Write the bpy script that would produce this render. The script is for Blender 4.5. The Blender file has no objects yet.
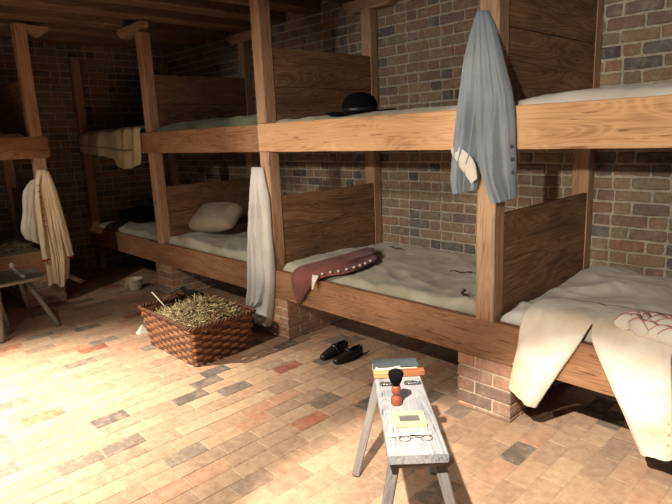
import bpy, math, random
from math import sin, cos, pi, radians, sqrt
from mathutils import Vector, Matrix, noise

random.seed(11)
scene = bpy.context.scene
COL = scene.collection

# ------------------------------------------------------------------ camera
cam_data = bpy.data.cameras.new('camera')
cam = bpy.data.objects.new('camera', cam_data)
COL.objects.link(cam)
YAW, PITCH, ROLL, FPX = 0.8112, 0.2116, -0.0424, 547.4
fw = Vector((-sin(YAW)*cos(PITCH), cos(YAW)*cos(PITCH), -sin(PITCH)))
rt = Vector((cos(YAW), sin(YAW), 0.0))
up = rt.cross(fw)
r2 = rt*cos(ROLL) + up*sin(ROLL)
u2 = -rt*sin(ROLL) + up*cos(ROLL)
m = Matrix((r2, u2, -fw)).transposed().to_4x4()
m.translation = Vector((1.5556, -2.5087, 1.5666))
cam.matrix_world = m
cam_data.sensor_fit = 'HORIZONTAL'
cam_data.sensor_width = 36.0
cam_data.lens = 36.0*FPX/672.0
cam_data.clip_start = 0.05
scene.camera = cam

# ------------------------------------------------------------------ world, lamps, exposure
world = bpy.data.worlds.new('world')
scene.world = world
world.use_nodes = True
bg = world.node_tree.nodes['Background']
bg.inputs[0].default_value = (0.95, 0.96, 1.0, 1)
bg.inputs[1].default_value = 0.12

def spot(name, loc, target, power, angle, blend, color=(1.0, 0.80, 0.58), radius=0.03):
    d = bpy.data.lights.new(name, 'SPOT')
    d.energy = power
    d.spot_size = radians(angle)
    d.spot_blend = blend
    d.color = color
    d.shadow_soft_size = radius
    o = bpy.data.objects.new(name, d)
    COL.objects.link(o)
    o.location = loc
    o.rotation_euler = (Vector(target)-Vector(loc)).to_track_quat('-Z', 'Y').to_euler()
    return o

WARM = (1.0, 0.90, 0.78)
spot('spot_lamp', (0.75, -2.30, 2.5), (0.72, -1.03, 0.0), 880, 47, 0.3, WARM)         # bench, pier and near breeches
spot('spot_lamp', (-2.7, -3.1, 2.5), (-2.0, -2.15, 0.0), 2100, 70, 1.0, (1.0, 0.91, 0.78), 0.04)       # floor at the left
spot('spot_lamp', (1.5, -4.5, 2.2), (0.85, 0.3, 1.45), 640, 33, 0.6, WARM, 0.05)         # upper rail, coat, right end
spot('spot_lamp', (0.3, -4.5, 2.2), (-1.0, 0.3, 1.40), 430, 33, 0.6, WARM, 0.05)         # middle bunks
spot('spot_lamp', (-1.2, -4.4, 2.2), (-2.9, 0.3, 1.35), 150, 32, 0.8, WARM, 0.05)         # left bunks
spot('spot_lamp', (-2.9, -2.6, 2.5), (-4.25, -0.85, 0.85), 105, 31, 0.9, WARM, 0.03)         # extra lamp added only to brighten the cream coat
spot('spot_lamp', (-0.9, -3.0, 2.5), (-1.4, -0.8, 0.0), 270, 84, 0.9, WARM, 0.04)         # added wide fill, lifts the dark floor between basket and bench
scene.view_settings.view_transform = 'Standard'
scene.view_settings.look = 'None'
scene.view_settings.exposure = 0.0
scene.view_settings.gamma = 1.0
scene.view_settings.use_curve_mapping = False

# ------------------------------------------------------------------ helpers: tagging
def tag(o, label=None, cat=None, group=None, kind=None):
    if label: o['label'] = label
    if cat: o['category'] = cat
    if group: o['group'] = group
    if kind: o['kind'] = kind
    return o

def thing(name, label, cat, loc=(0, 0, 0), rz=0.0, group=None):
    o = bpy.data.objects.new(name, None)
    o.empty_display_size = 0.1
    COL.objects.link(o)
    o.location = loc
    o.rotation_euler = (0, 0, rz)
    return tag(o, label, cat, group)

class MB:
    """collects faces and two point attributes, then links them as ONE mesh"""
    def __init__(s):
        s.v = []; s.f = []; s.g = []; s.c = []; s.sm = []
    def add(s, verts, faces, g=None, c=(0.5, 0.5, 0.0), smooth=False):
        n = len(s.v)
        s.v += [tuple(v) for v in verts]
        s.g += [tuple(x) for x in (g if g else verts)]
        s.c += [c]*len(verts) if not isinstance(c, list) else c
        for f in faces:
            s.f.append(tuple(i+n for i in f)); s.sm.append(smooth)
    def build(s, name, mat, parent=None, bevel=0.0, subsurf=0, solidify=0.0, offset=0.0):
        me = bpy.data.meshes.new(name)
        me.from_pydata(s.v, [], s.f)
        me.polygons.foreach_set('use_smooth', s.sm)
        a = me.attributes.new('gc', 'FLOAT_VECTOR', 'POINT')
        a.data.foreach_set('vector', [x for t in s.g for x in t])
        a = me.attributes.new('bc', 'FLOAT_VECTOR', 'POINT')
        a.data.foreach_set('vector', [x for t in s.c for x in t])
        me.materials.append(mat)
        me.update()
        o = bpy.data.objects.new(name, me)
        COL.objects.link(o)
        if parent: o.parent = parent
        if solidify:
            md = o.modifiers.new('solid', 'SOLIDIFY'); md.thickness = solidify; md.offset = offset
        if bevel:
            md = o.modifiers.new('bevel', 'BEVEL'); md.width = bevel; md.segments = 2
            md.limit_method = 'ANGLE'; md.angle_limit = radians(40)
        if subsurf:
            md = o.modifiers.new('sub', 'SUBSURF'); md.levels = subsurf; md.render_levels = subsurf
        return o

def lumber(mb, p0, p1, side, w, t, seg=14, rough=0.0016, ch=0.005, taper=1.0, c=None, squash=None):
    """a sawn or hewn piece from p0 to p1: w along 'side', t across, chamfered and slightly uneven"""
    p0 = Vector(p0); p1 = Vector(p1)
    ax = (p1-p0); L = ax.length; ax.normalize()
    side = Vector(side); side = (side-ax*side.dot(ax)).normalized()
    nr = ax.cross(side)
    off = Vector((random.uniform(0, 50), random.uniform(0, 50), random.uniform(0, 50)))
    cc = c if c else (random.random(), random.random(), 0.0)
    V = []; Gc = []
    for i in range(seg+1):
        u = i/seg
        s = 1+(taper-1)*u
        a = w/2*s; b = t/2*s
        ctr = p0+ax*(L*u)
        ring = [(-a+ch, -b), (a-ch, -b), (a, -b+ch), (a, b-ch), (a-ch, b), (-a+ch, b), (-a, b-ch), (-a, -b+ch)]
        for (x, y) in ring:
            q = ctr+side*x+nr*y
            nz = noise.noise_vector(q*3.1+off)*rough + noise.noise_vector(q*11+off)*rough*0.5
            if 0 < i < seg or rough > 0.003: q = q+nz
            V.append(q)
            Gc.append((L*u+off.x, x+off.y, y+off.z))
    F = []
    for i in range(seg):
        for k in range(8):
            a = i*8+k; b = i*8+(k+1) % 8
            F.append((a, b, b+8, a+8))
    F.append(tuple(range(7, -1, -1)))
    F.append(tuple(range(seg*8, seg*8+8)))
    mb.add(V, F, Gc, cc)

def tube(mb, pts, r, sides=8, c=(0.5, 0.5, 0.0), caps=True):
    pts = [Vector(p) for p in pts]
    n = len(pts); V = []; F = []
    rr = r if isinstance(r, (list, tuple)) else [r]*n
    ref = Vector((0, 0, 1))
    for i, p in enumerate(pts):
        t = (pts[min(i+1, n-1)]-pts[max(i-1, 0)]).normalized()
        a = t.cross(ref)
        if a.length < 0.05: a = t.cross(Vector((1, 0, 0)))
        a.normalize(); b = t.cross(a)
        for k in range(sides):
            th = 2*pi*k/sides
            V.append(p+(a*cos(th)+b*sin(th))*rr[i])
    for i in range(n-1):
        for k in range(sides):
            a = i*sides+k; b = i*sides+(k+1) % sides
            F.append((a, a+sides, b+sides, b))
    if caps:
        F.append(tuple(range(sides))); F.append(tuple(range((n-1)*sides+sides-1, (n-1)*sides-1, -1)))
    mb.add(V, F, None, c, True)

def lathe(mb, prof, center=(0, 0, 0), axis=(0, 0, 1), n=24, c=(0.5, 0.5, 0.0), squash=(1, 1)):
    ax = Vector(axis).normalized()
    a = ax.orthogonal().normalized(); b = ax.cross(a)
    ce = Vector(center); V = []; F = []
    for (r, h) in prof:
        for k in range(n):
            th = 2*pi*k/n
            V.append(ce+ax*h+(a*cos(th)*squash[0]+b*sin(th)*squash[1])*r)
    for i in range(len(prof)-1):
        for k in range(n):
            p = i*n+k; q = i*n+(k+1) % n
            F.append((p, q, q+n, p+n))
    if prof[0][0] > 1e-4: F.append(tuple(range(n-1, -1, -1)))
    if prof[-1][0] > 1e-4: F.append(tuple(range((len(prof)-1)*n, len(prof)*n)))
    mb.add(V, F, None, c, True)

def lerp(a, b, t): return a+(b-a)*t
def fbm(p, o=4): return noise.fractal(p, 1.0, 2.0, o)

# ------------------------------------------------------------------ helpers: materials
def nodes_of(name):
    mt = bpy.data.materials.new(name); mt.use_nodes = True
    nt = mt.node_tree
    return mt, nt, nt.nodes, nt.links, nt.nodes['Principled BSDF']

def ramp(N, stops, interp='LINEAR'):
    r = N.new('ShaderNodeValToRGB'); e = r.color_ramp
    e.interpolation = interp
    while len(e.elements) < len(stops): e.elements.new(0.5)
    for el, (p, c) in zip(e.elements, stops):
        el.position = p; el.color = (c[0], c[1], c[2], 1)
    return r

def S(r, g, b):
    f = lambda x: (x/255/12.92) if x/255 <= 0.04045 else ((x/255+0.055)/1.055)**2.4
    return (f(r), f(g), f(b))

def wood_mat(name, dark, mid, light, grain=1.0, rough=0.75, knots=0.6, contrast=1.0, bump=0.25):
    mt, nt, N, L, P = nodes_of(name)
    at = N.new('ShaderNodeAttribute'); at.attribute_name = 'gc'
    # growth-ring figure: noise stretched along the board
    mp = N.new('ShaderNodeMapping'); mp.inputs['Scale'].default_value = (0.8*grain, 6*grain, 6*grain)
    L.new(at.outputs['Vector'], mp.inputs[0])
    n1 = N.new('ShaderNodeTexNoise'); n1.inputs['Scale'].default_value = 1.0; n1.inputs['Detail'].default_value = 1.5; n1.inputs['Distortion'].default_value = 0.3
    L.new(mp.outputs[0], n1.inputs['Vector'])
    mul = N.new('ShaderNodeMath'); mul.operation = 'MULTIPLY'; mul.inputs[1].default_value = 130
    L.new(n1.outputs[0], mul.inputs[0])
    sn = N.new('ShaderNodeMath'); sn.operation = 'SINE'; L.new(mul.outputs[0], sn.inputs[0])
    # fine fibre
    mp2 = N.new('ShaderNodeMapping'); mp2.inputs['Scale'].default_value = (4, 120, 120)
    L.new(at.outputs['Vector'], mp2.inputs[0])
    n2 = N.new('ShaderNodeTexNoise'); n2.inputs['Scale'].default_value = 1.0; n2.inputs['Detail'].default_value = 3
    L.new(mp2.outputs[0], n2.inputs['Vector'])
    # wear blotches
    n3 = N.new('ShaderNodeTexNoise'); n3.inputs['Scale'].default_value = 1.0; n3.inputs['Detail'].default_value = 5
    mp4 = N.new('ShaderNodeMapping'); mp4.inputs['Scale'].default_value = (2.2, 9, 9)
    L.new(at.outputs['Vector'], mp4.inputs[0]); L.new(mp4.outputs[0], n3.inputs['Vector'])
    a1 = N.new('ShaderNodeMath'); a1.operation = 'MULTIPLY_ADD'; a1.inputs[1].default_value = 0.09*contrast; a1.inputs[2].default_value = 0.0
    L.new(sn.outputs[0], a1.inputs[0])
    a0 = N.new('ShaderNodeMath'); a0.operation = 'MULTIPLY_ADD'; a0.inputs[1].default_value = 0.55; a0.inputs[2].default_value = 0.27
    L.new(n3.outputs[0], a0.inputs[0])
    a2 = N.new('ShaderNodeMath'); a2.operation = 'ADD'
    L.new(a1.outputs[0], a2.inputs[0]); L.new(a0.outputs[0], a2.inputs[1])
    a3 = N.new('ShaderNodeMath'); a3.operation = 'MULTIPLY_ADD'; a3.inputs[1].default_value = 0.42; 
    L.new(n2.outputs[0], a3.inputs[0]); L.new(a2.outputs[0], a3.inputs[2])
    r = ramp(N, [(0.42, dark), (0.68, mid), (0.98, light)])
    lt = N.new('ShaderNodeMapRange'); lt.inputs[1].default_value = 0.55; lt.inputs[2].default_value = 1.0; lt.inputs[3].default_value = 0.0; lt.inputs[4].default_value = -0.15*contrast
    L.new(sn.outputs[0], lt.inputs[0])
    mpc = N.new('ShaderNodeMapping'); mpc.inputs['Scale'].default_value = (7, 75, 75)
    L.new(at.outputs['Vector'], mpc.inputs[0])
    nc = N.new('ShaderNodeTexNoise'); nc.inputs['Scale'].default_value = 1.0; nc.inputs['Detail'].default_value = 1.0
    L.new(mpc.outputs[0], nc.inputs['Vector'])
    ck = N.new('ShaderNodeMapRange'); ck.inputs[1].default_value = 0.67; ck.inputs[2].default_value = 0.73; ck.inputs[3].default_value = 0.0; ck.inputs[4].default_value = -0.24
    L.new(nc.outputs[0], ck.inputs[0])
    s1 = N.new('ShaderNodeMath'); s1.operation = 'ADD'; L.new(lt.outputs[0], s1.inputs[0]); L.new(ck.outputs[0], s1.inputs[1])
    s2 = N.new('ShaderNodeMath'); s2.operation = 'ADD'; L.new(s1.outputs[0], s2.inputs[0]); L.new(a3.outputs[0], s2.inputs[1])
    L.new(s2.outputs[0], r.inputs[0])
    # knots and checks
    mp3 = N.new('ShaderNodeMapping'); mp3.inputs['Scale'].default_value = (3.2, 12, 12)
    L.new(at.outputs['Vector'], mp3.inputs[0])
    vo = N.new('ShaderNodeTexVoronoi'); vo.inputs['Scale'].default_value = 1.0
    nv = N.new('ShaderNodeMixRGB'); nv.inputs[0].default_value = 0.12
    L.new(mp3.outputs[0], nv.inputs[1]); L.new(n2.outputs['Color'], nv.inputs[2])
    L.new(nv.outputs[0], vo.inputs['Vector'])
    kr = ramp(N, [(0.04, (1, 1, 1)), (0.10, (0, 0, 0))])
    L.new(vo.outputs['Distance'], kr.inputs[0])
    km = N.new('ShaderNodeMath'); km.operation = 'MULTIPLY'; km.inputs[1].default_value = knots
    L.new(kr.outputs[0], km.inputs[0])
    mx = N.new('ShaderNodeMixRGB'); mx.inputs[2].default_value = (dark[0]*0.6, dark[1]*0.55, dark[2]*0.5, 1)
    L.new(km.outputs[0], mx.inputs[0]); L.new(r.outputs[0], mx.inputs[1])
    # piece-to-piece tint
    ab = N.new('ShaderNodeAttribute'); ab.attribute_name = 'bc'
    sx = N.new('ShaderNodeSeparateXYZ'); L.new(ab.outputs['Vector'], sx.inputs[0])
    tv = N.new('ShaderNodeMapRange'); tv.inputs[3].default_value = 0.86; tv.inputs[4].default_value = 1.12
    L.new(sx.outputs[0], tv.inputs[0])
    vm = N.new('ShaderNodeVectorMath'); vm.operation = 'SCALE'
    L.new(mx.outputs[0], vm.inputs[0]); L.new(tv.outputs[0], vm.inputs['Scale'])
    L.new(vm.outputs[0], P.inputs['Base Color'])
    P.inputs['Roughness'].default_value = rough
    P.inputs['Specular IOR Level'].default_value = 0.3
    bp = N.new('ShaderNodeBump'); bp.inputs['Strength'].default_value = bump; bp.inputs['Distance'].default_value = 0.01
    L.new(a3.outputs[0], bp.inputs['Height']); L.new(bp.outputs[0], P.inputs['Normal'])
    return mt

def brick_mat(name, stops, mortar, spots=0.35, rough=0.9, scale=30, smear=0.55):
    mt, nt, N, L, P = nodes_of(name)
    ab = N.new('ShaderNodeAttribute'); ab.attribute_name = 'bc'
    sx = N.new('ShaderNodeSeparateXYZ'); L.new(ab.outputs['Vector'], sx.inputs[0])
    tc = N.new('ShaderNodeTexCoord')
    n1 = N.new('ShaderNodeTexNoise'); n1.inputs['Scale'].default_value = scale; n1.inputs['Detail'].default_value = 6; n1.inputs['Roughness'].default_value = 0.7
    L.new(tc.outputs['Object'], n1.inputs['Vector'])
    n2 = N.new('ShaderNodeTexNoise'); n2.inputs['Scale'].default_value = 3.0; n2.inputs['Detail'].default_value = 5
    L.new(tc.outputs['Object'], n2.inputs['Vector'])
    ad = N.new('ShaderNodeMath'); ad.operation = 'MULTIPLY_ADD'; ad.inputs[1].default_value = 0.28; ad.inputs[2].default_value = -0.14
    L.new(n2.outputs[0], ad.inputs[0])
    a2 = N.new('ShaderNodeMath'); a2.operation = 'ADD'; a2.use_clamp = True
    L.new(ad.outputs[0], a2.inputs[0]); L.new(sx.outputs[0], a2.inputs[1])
    r = ramp(N, stops, 'LINEAR'); L.new(a2.outputs[0], r.inputs[0])
    # mottling
    mr = N.new('ShaderNodeMapRange'); mr.inputs[1].default_value = 0.3; mr.inputs[2].default_value = 0.7
    mr.inputs[3].default_value = 1-spots; mr.inputs[4].default_value = 1+spots
    L.new(n1.outputs[0], mr.inputs[0])
    vm = N.new('ShaderNodeVectorMath'); vm.operation = 'SCALE'
    L.new(r.outputs[0], vm.inputs[0]); L.new(mr.outputs[0], vm.inputs['Scale'])
    # smeared mortar on brick faces
    n4 = N.new('ShaderNodeTexNoise'); n4.inputs['Scale'].default_value = 11; n4.inputs['Detail'].default_value = 8; n4.inputs['Roughness'].default_value = 0.75
    L.new(tc.outputs['Object'], n4.inputs['Vector'])
    sm = N.new('ShaderNodeMapRange'); sm.inputs[1].default_value = 0.50; sm.inputs[2].default_value = 0.68; sm.inputs[4].default_value = smear
    L.new(n4.outputs[0], sm.inputs[0])
    m0 = N.new('ShaderNodeMixRGB'); m0.inputs[2].default_value = (*mortar, 1)
    L.new(sm.outputs[0], m0.inputs[0]); L.new(vm.outputs[0], m0.inputs[1])
    # mortar colour
    mv = N.new('ShaderNodeVectorMath'); mv.operation = 'SCALE'; mv.inputs[0].default_value = mortar
    L.new(mr.outputs[0], mv.inputs['Scale'])
    m1 = N.new('ShaderNodeMixRGB')
    L.new(sx.outputs[2], m1.inputs[0]); L.new(m0.outputs[0], m1.inputs[1]); L.new(mv.outputs[0], m1.inputs[2])
    L.new(m1.outputs[0], P.inputs['Base Color'])
    P.inputs['Roughness'].default_value = rough
    P.inputs['Specular IOR Level'].default_value = 0.25
    bp = N.new('ShaderNodeBump'); bp.inputs['Strength'].default_value = 0.5; bp.inputs['Distance'].default_value = 0.006
    L.new(n1.outputs[0], bp.inputs['Height']); L.new(bp.outputs[0], P.inputs['Normal'])
    return mt

def cloth_mat(name, col, col2, weave=900, stain=0.5, rough=0.95, stripe=None):
    mt, nt, N, L, P = nodes_of(name)
    tc = N.new('ShaderNodeTexCoord')
    n1 = N.new('ShaderNodeTexNoise'); n1.inputs['Scale'].default_value = 3.5; n1.inputs['Detail'].default_value = 5
    L.new(tc.outputs['Object'], n1.inputs['Vector'])
    r = ramp(N, [(0.35, col2), (0.35+0.35*stain+0.05, col)])
    L.new(n1.outputs[0], r.inputs[0])
    n2 = N.new('ShaderNodeTexNoise'); n2.inputs['Scale'].default_value = weave*0.25; n2.inputs['Detail'].default_value = 2
    L.new(tc.outputs['Object'], n2.inputs['Vector'])
    mr = N.new('ShaderNodeMapRange'); mr.inputs[3].default_value = 0.86; mr.inputs[4].default_value = 1.14
    L.new(n2.outputs[0], mr.inputs[0])
    vm = N.new('ShaderNodeVectorMath'); vm.operation = 'SCALE'
    L.new(r.outputs[0], vm.inputs[0]); L.new(mr.outputs[0], vm.inputs['Scale'])
    out = vm.outputs[0]
    if stripe:
        ab = N.new('ShaderNodeAttribute'); ab.attribute_name = 'bc'
        sx = N.new('ShaderNodeSeparateXYZ'); L.new(ab.outputs['Vector'], sx.inputs[0])
        m1 = N.new('ShaderNodeMixRGB'); m1.inputs[2].default_value = (*stripe, 1)
        L.new(sx.outputs[2], m1.inputs[0]); L.new(out, m1.inputs[1]); out = m1.outputs[0]
    L.new(out, P.inputs['Base Color'])
    P.inputs['Roughness'].default_value = rough
    P.inputs['Specular IOR Level'].default_value = 0.15
    P.inputs['Sheen Weight'].default_value = 0.15
    bp = N.new('ShaderNodeBump'); bp.inputs['Strength'].default_value = 0.2; bp.inputs['Distance'].default_value = 0.002
    L.new(n2.outputs[0], bp.inputs['Height']); L.new(bp.outputs[0], P.inputs['Normal'])
    return mt

def plain(name, col, rough=0.6, metal=0.0, var=0.12, scale=40):
    mt, nt, N, L, P = nodes_of(name)
    tc = N.new('ShaderNodeTexCoord')
    n1 = N.new('ShaderNodeTexNoise'); n1.inputs['Scale'].default_value = scale; n1.inputs['Detail'].default_value = 4
    L.new(tc.outputs['Object'], n1.inputs['Vector'])
    mr = N.new('ShaderNodeMapRange'); mr.inputs[3].default_value = 1-var; mr.inputs[4].default_value = 1+var
    L.new(n1.outputs[0], mr.inputs[0])
    vm = N.new('ShaderNodeVectorMath'); vm.operation = 'SCALE'; vm.inputs[0].default_value = col
    L.new(mr.outputs[0], vm.inputs['Scale']); L.new(vm.outputs[0], P.inputs['Base Color'])
    P.inputs['Roughness'].default_value = rough; P.inputs['Metallic'].default_value = metal
    return mt

def attr_mat(name, stops, rough=0.85, metal=0.0):
    mt, nt, N, L, P = nodes_of(name)
    ab = N.new('ShaderNodeAttribute'); ab.attribute_name = 'bc'
    sx = N.new('ShaderNodeSeparateXYZ'); L.new(ab.outputs['Vector'], sx.inputs[0])
    r = ramp(N, stops); L.new(sx.outputs[0], r.inputs[0])
    L.new(r.outputs[0], P.inputs['Base Color']); P.inputs['Roughness'].default_value = rough
    P.inputs['Specular IOR Level'].default_value = 0.25
    return mt

WALLB = brick_mat('old_wall_brick', [(0.0, S(88, 80, 76)), (0.12, S(108, 101, 94)), (0.30, S(132, 106, 92)), (0.5, S(142, 120, 94)), (0.66, S(144, 108, 90)), (0.82, S(124, 114, 96)), (1.0, S(150, 128, 100))], S(172, 162, 142), 0.28, scale=34)
PIERB = brick_mat('pier_brick', [(0.0, S(130, 106, 94)), (0.35, S(166, 128, 106)), (0.7, S(178, 134, 106)), (1.0, S(146, 122, 110))], S(206, 186, 158), 0.22)
FLOORB = brick_mat('floor_brick', [(0.0, S(104, 94, 84)), (0.10, S(134, 118, 102)), (0.18, S(154, 128, 106)), (0.4, S(172, 140, 114)), (0.6, S(184, 156, 126)), (0.80, S(176, 138, 112)), (0.94, S(176, 120, 92)), (1.0, S(140, 86, 68))], S(172, 148, 122), 0.24, rough=0.6, scale=22, smear=0.75)
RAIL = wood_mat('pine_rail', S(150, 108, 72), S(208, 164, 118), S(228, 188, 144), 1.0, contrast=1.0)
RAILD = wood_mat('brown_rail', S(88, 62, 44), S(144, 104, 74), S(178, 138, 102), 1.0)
POST = wood_mat('post_wood', S(112, 86, 66), S(164, 130, 102), S(196, 162, 130), 0.8, knots=0.5)
BOARD = wood_mat('partition_board', S(70, 50, 36), S(120, 88, 62), S(166, 128, 92), 0.8, contrast=1.2, knots=0.7)
BEAM = wood_mat('joist_wood', S(66, 50, 40), S(110, 86, 68), S(148, 120, 96), 0.7, knots=0.3)
GREYW = wood_mat('weathered_wood', S(92, 93, 96), S(142, 143, 144), S(172, 171, 168), 1.0, knots=0.25, bump=0.4)
GREYD = wood_mat('grey_leg_wood', S(72, 68, 66), S(112, 106, 102), S(140, 134, 126), 1.0, knots=0.2)
STOOLW = wood_mat('stool_wood', S(96, 92, 82), S(140, 134, 122), S(166, 160, 146), 1.0, knots=0.2)
SHEET = cloth_mat('linen_sheet', S(186, 180, 160), S(156, 150, 128))
SHEETW = cloth_mat('cream_sheet', S(222, 216, 204), S(204, 194, 176))
GREENB = cloth_mat('green_grey_blanket', S(122, 128, 104), S(88, 96, 78))
BREECH = cloth_mat('cream_breeches_cloth', S(238, 230, 212), S(220, 198, 168), stain=0.5)
BLUE = cloth_mat('blue_grey_wool', S(136, 145, 150), S(118, 127, 133), stain=0.6)
LINING = cloth_mat('white_lining', S(214, 208, 196), S(190, 182, 168))
WHITEC = cloth_mat('white_linen', S(222, 216, 204), S(202, 194, 178))
CREAM = cloth_mat('cream_wool', S(228, 212, 176), S(212, 192, 152))
RED = cloth_mat('faded_red_wool', S(128, 80, 72), S(100, 62, 54))
REDT = cloth_mat('red_trim', S(150, 40, 36), S(130, 32, 30))
STRIPEC = cloth_mat('striped_blanket', S(200, 186, 150), S(172, 158, 124), stripe=S(70, 62, 54))
SACK = cloth_mat('sackcloth', S(158, 146, 124), S(130, 118, 98))
BLACKF = plain('black_felt', S(15, 14, 15), 1.0)
BLACKF.node_tree.nodes['Principled BSDF'].inputs['Specular IOR Level'].default_value = 0.1
LEATHER = plain('black_leather', S(34, 31, 29), 0.42)
DMETAL = plain('dark_iron', S(52, 52, 50), 0.4, 0.7)
STEEL = plain('steel', S(150, 150, 148), 0.35, 0.9)
BONE = plain('bone_white', S(226, 216, 196), 0.6)
PAPER = plain('paper', S(236, 228, 204), 0.8)
BUTTON = plain('pewter_button', S(214, 208, 196), 0.5)
DBUTTON = plain('dark_button', S(48, 44, 42), 0.5)
BRUSHW = plain('varnished_wood', S(140, 72, 52), 0.4)
BOXW = wood_mat('box_wood', S(176, 124, 74), S(206, 156, 98), S(222, 178, 122), 2.0, knots=0.0)
BOXR = wood_mat('red_box_wood', S(140, 80, 52), S(170, 104, 68), S(190, 126, 86), 2.0, knots=0.0)
BOOKB = plain('slate_blue_cover', S(78, 86, 90), 0.7, var=0.3)
FRAMEY = plain('yellow_frame', S(214, 194, 142), 0.6)
GLASSM = plain('mirror_glass', S(150, 148, 146), 0.25, 0.6)
ENAMEL = plain('cream_glaze', S(204, 192, 166), 0.35)
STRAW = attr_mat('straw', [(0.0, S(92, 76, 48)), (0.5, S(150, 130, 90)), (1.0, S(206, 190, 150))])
STRAWD = attr_mat('old_straw', [(0.0, S(80, 68, 48)), (0.5, S(128, 112, 80)), (1.0, S(160, 142, 104))])
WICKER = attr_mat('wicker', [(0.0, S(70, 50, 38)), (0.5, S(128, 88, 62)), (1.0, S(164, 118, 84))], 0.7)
PIPINGP = cloth_mat('pink_piping', S(196, 128, 118), S(180, 112, 104))

# ------------------------------------------------------------------ the setting
XL, XR, YB, YF, ZC = -5.66, 3.2, 1.27, -6.0, 2.90

def brick_face(mb, O, U, V, Nn, W, H, bl=0.2255, bh=0.0815, joint=0.014, proud=0.006, flemish=True, depth=0.03, jit=0.003, colour=None, round_=0.006):
    O = Vector(O); U = Vector(U); V = Vector(V); Nn = Vector(Nn)
    rows = int(math.ceil(H/bh))
    for r in range(rows):
        y0 = r*bh; y1 = min(y0+bh, H)
        if y1-y0 < 0.02: continue
        if flemish:
            pat = ['F', 'F', 'S', 'F', 'F', 'H'][random.randrange(6)] if r % 4 else 'F'
            pat = 'S' if (pat == 'S') else pat
            seq = {'F': [1, .5], 'S': [1], 'H': [.5]}[pat]
            x = -bl*(0.25 + 0.5*(r % 2)) - random.uniform(0, 0.03)
        else:
            seq = [1]; x = -bl*0.5*(r % 2)
        k = 0
        while x < W:
            w = bl*seq[k % len(seq)]; k += 1
            a = max(x, 0); b = min(x+w, W); x += w
            if b-a < 0.03: continue
            j = lambda: random.uniform(-jit, jit)
            xs = (a+joint/2, b-joint/2); ys = (y0+joint/2, y1-joint/2)
            r_ = random.uniform(0.004, 0.009)
            base = [(xs[0], ys[0], 1, 1), (xs[1], ys[0], -1, 1), (xs[1], ys[1], -1, -1), (xs[0], ys[1], 1, -1)]
            cs = []
            for q, (ax_, ay_, sx_, sy_) in enumerate(base):
                ax_ += j(); ay_ += j()
                one = (ax_, ay_+sy_*r_); two = (ax_+sx_*r_, ay_)
                cs += [one, two] if q in (0, 2) else [two, one]
                mx_ = base[(q+1) % 4]
                cs.append((lerp(ax_, mx_[0], .5)+j()*1.2, lerp(ay_, mx_[1], .5)+j()*1.2))
            cx = sum(c[0] for c in cs)/12; cy = sum(c[1] for c in cs)/12
            pr = proud+random.uniform(-jit, jit)
            P3 = lambda c, d: O+U*c[0]+V*c[1]+Nn*d
            inn = []
            for c in cs:
                dx = cx-c[0]; dy = cy-c[1]; dl = sqrt(dx*dx+dy*dy)
                inn.append((c[0]+math.copysign(min(round_, abs(dx)), dx), c[1]+math.copysign(min(round_, abs(dy)), dy)))
            vs = [P3(c, -depth) for c in cs]+[P3(c, pr-round_*0.8) for c in cs]+[P3(c, pr+j()*0.5) for c in inn]
            fs = [tuple(range(24, 36))]
            for q in range(12):
                n = (q+1) % 12
                fs += [(q, n, n+12, q+12), (q+12, n+12, n+24, q+24)]
            v = random.random() if colour is None else colour()
            mb.add(vs, fs, None, (v, random.random(), 0.0))
    # bedding mortar
    vs = [O-Nn*0.003, O+U*W-Nn*0.003, O+U*W+V*H-Nn*0.003, O+V*H-Nn*0.003]
    b2 = [v-Nn*0.06 for v in vs]
    mb.add(vs+b2, [(0, 1, 2, 3), (7, 6, 5, 4), (0, 4, 5, 1), (1, 5, 6, 2), (2, 6, 7, 3), (3, 7, 4, 0)], None, (0.5, 0.5, 1.0))

mb = MB(); brick_face(mb, (XL-0.02, YB, 0), (1, 0, 0), (0, 0, 1), (0, -1, 0), XR-XL+0.02, ZC+0.05)
wb = tag(mb.build('wall_back', WALLB), kind='structure')
mb = MB(); brick_face(mb, (XL, YF, 0), (0, 1, 0), (0, 0, 1), (1, 0, 0), YB-YF, ZC+0.05)
wl = tag(mb.build('wall_left', WALLB), kind='structure')

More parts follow.
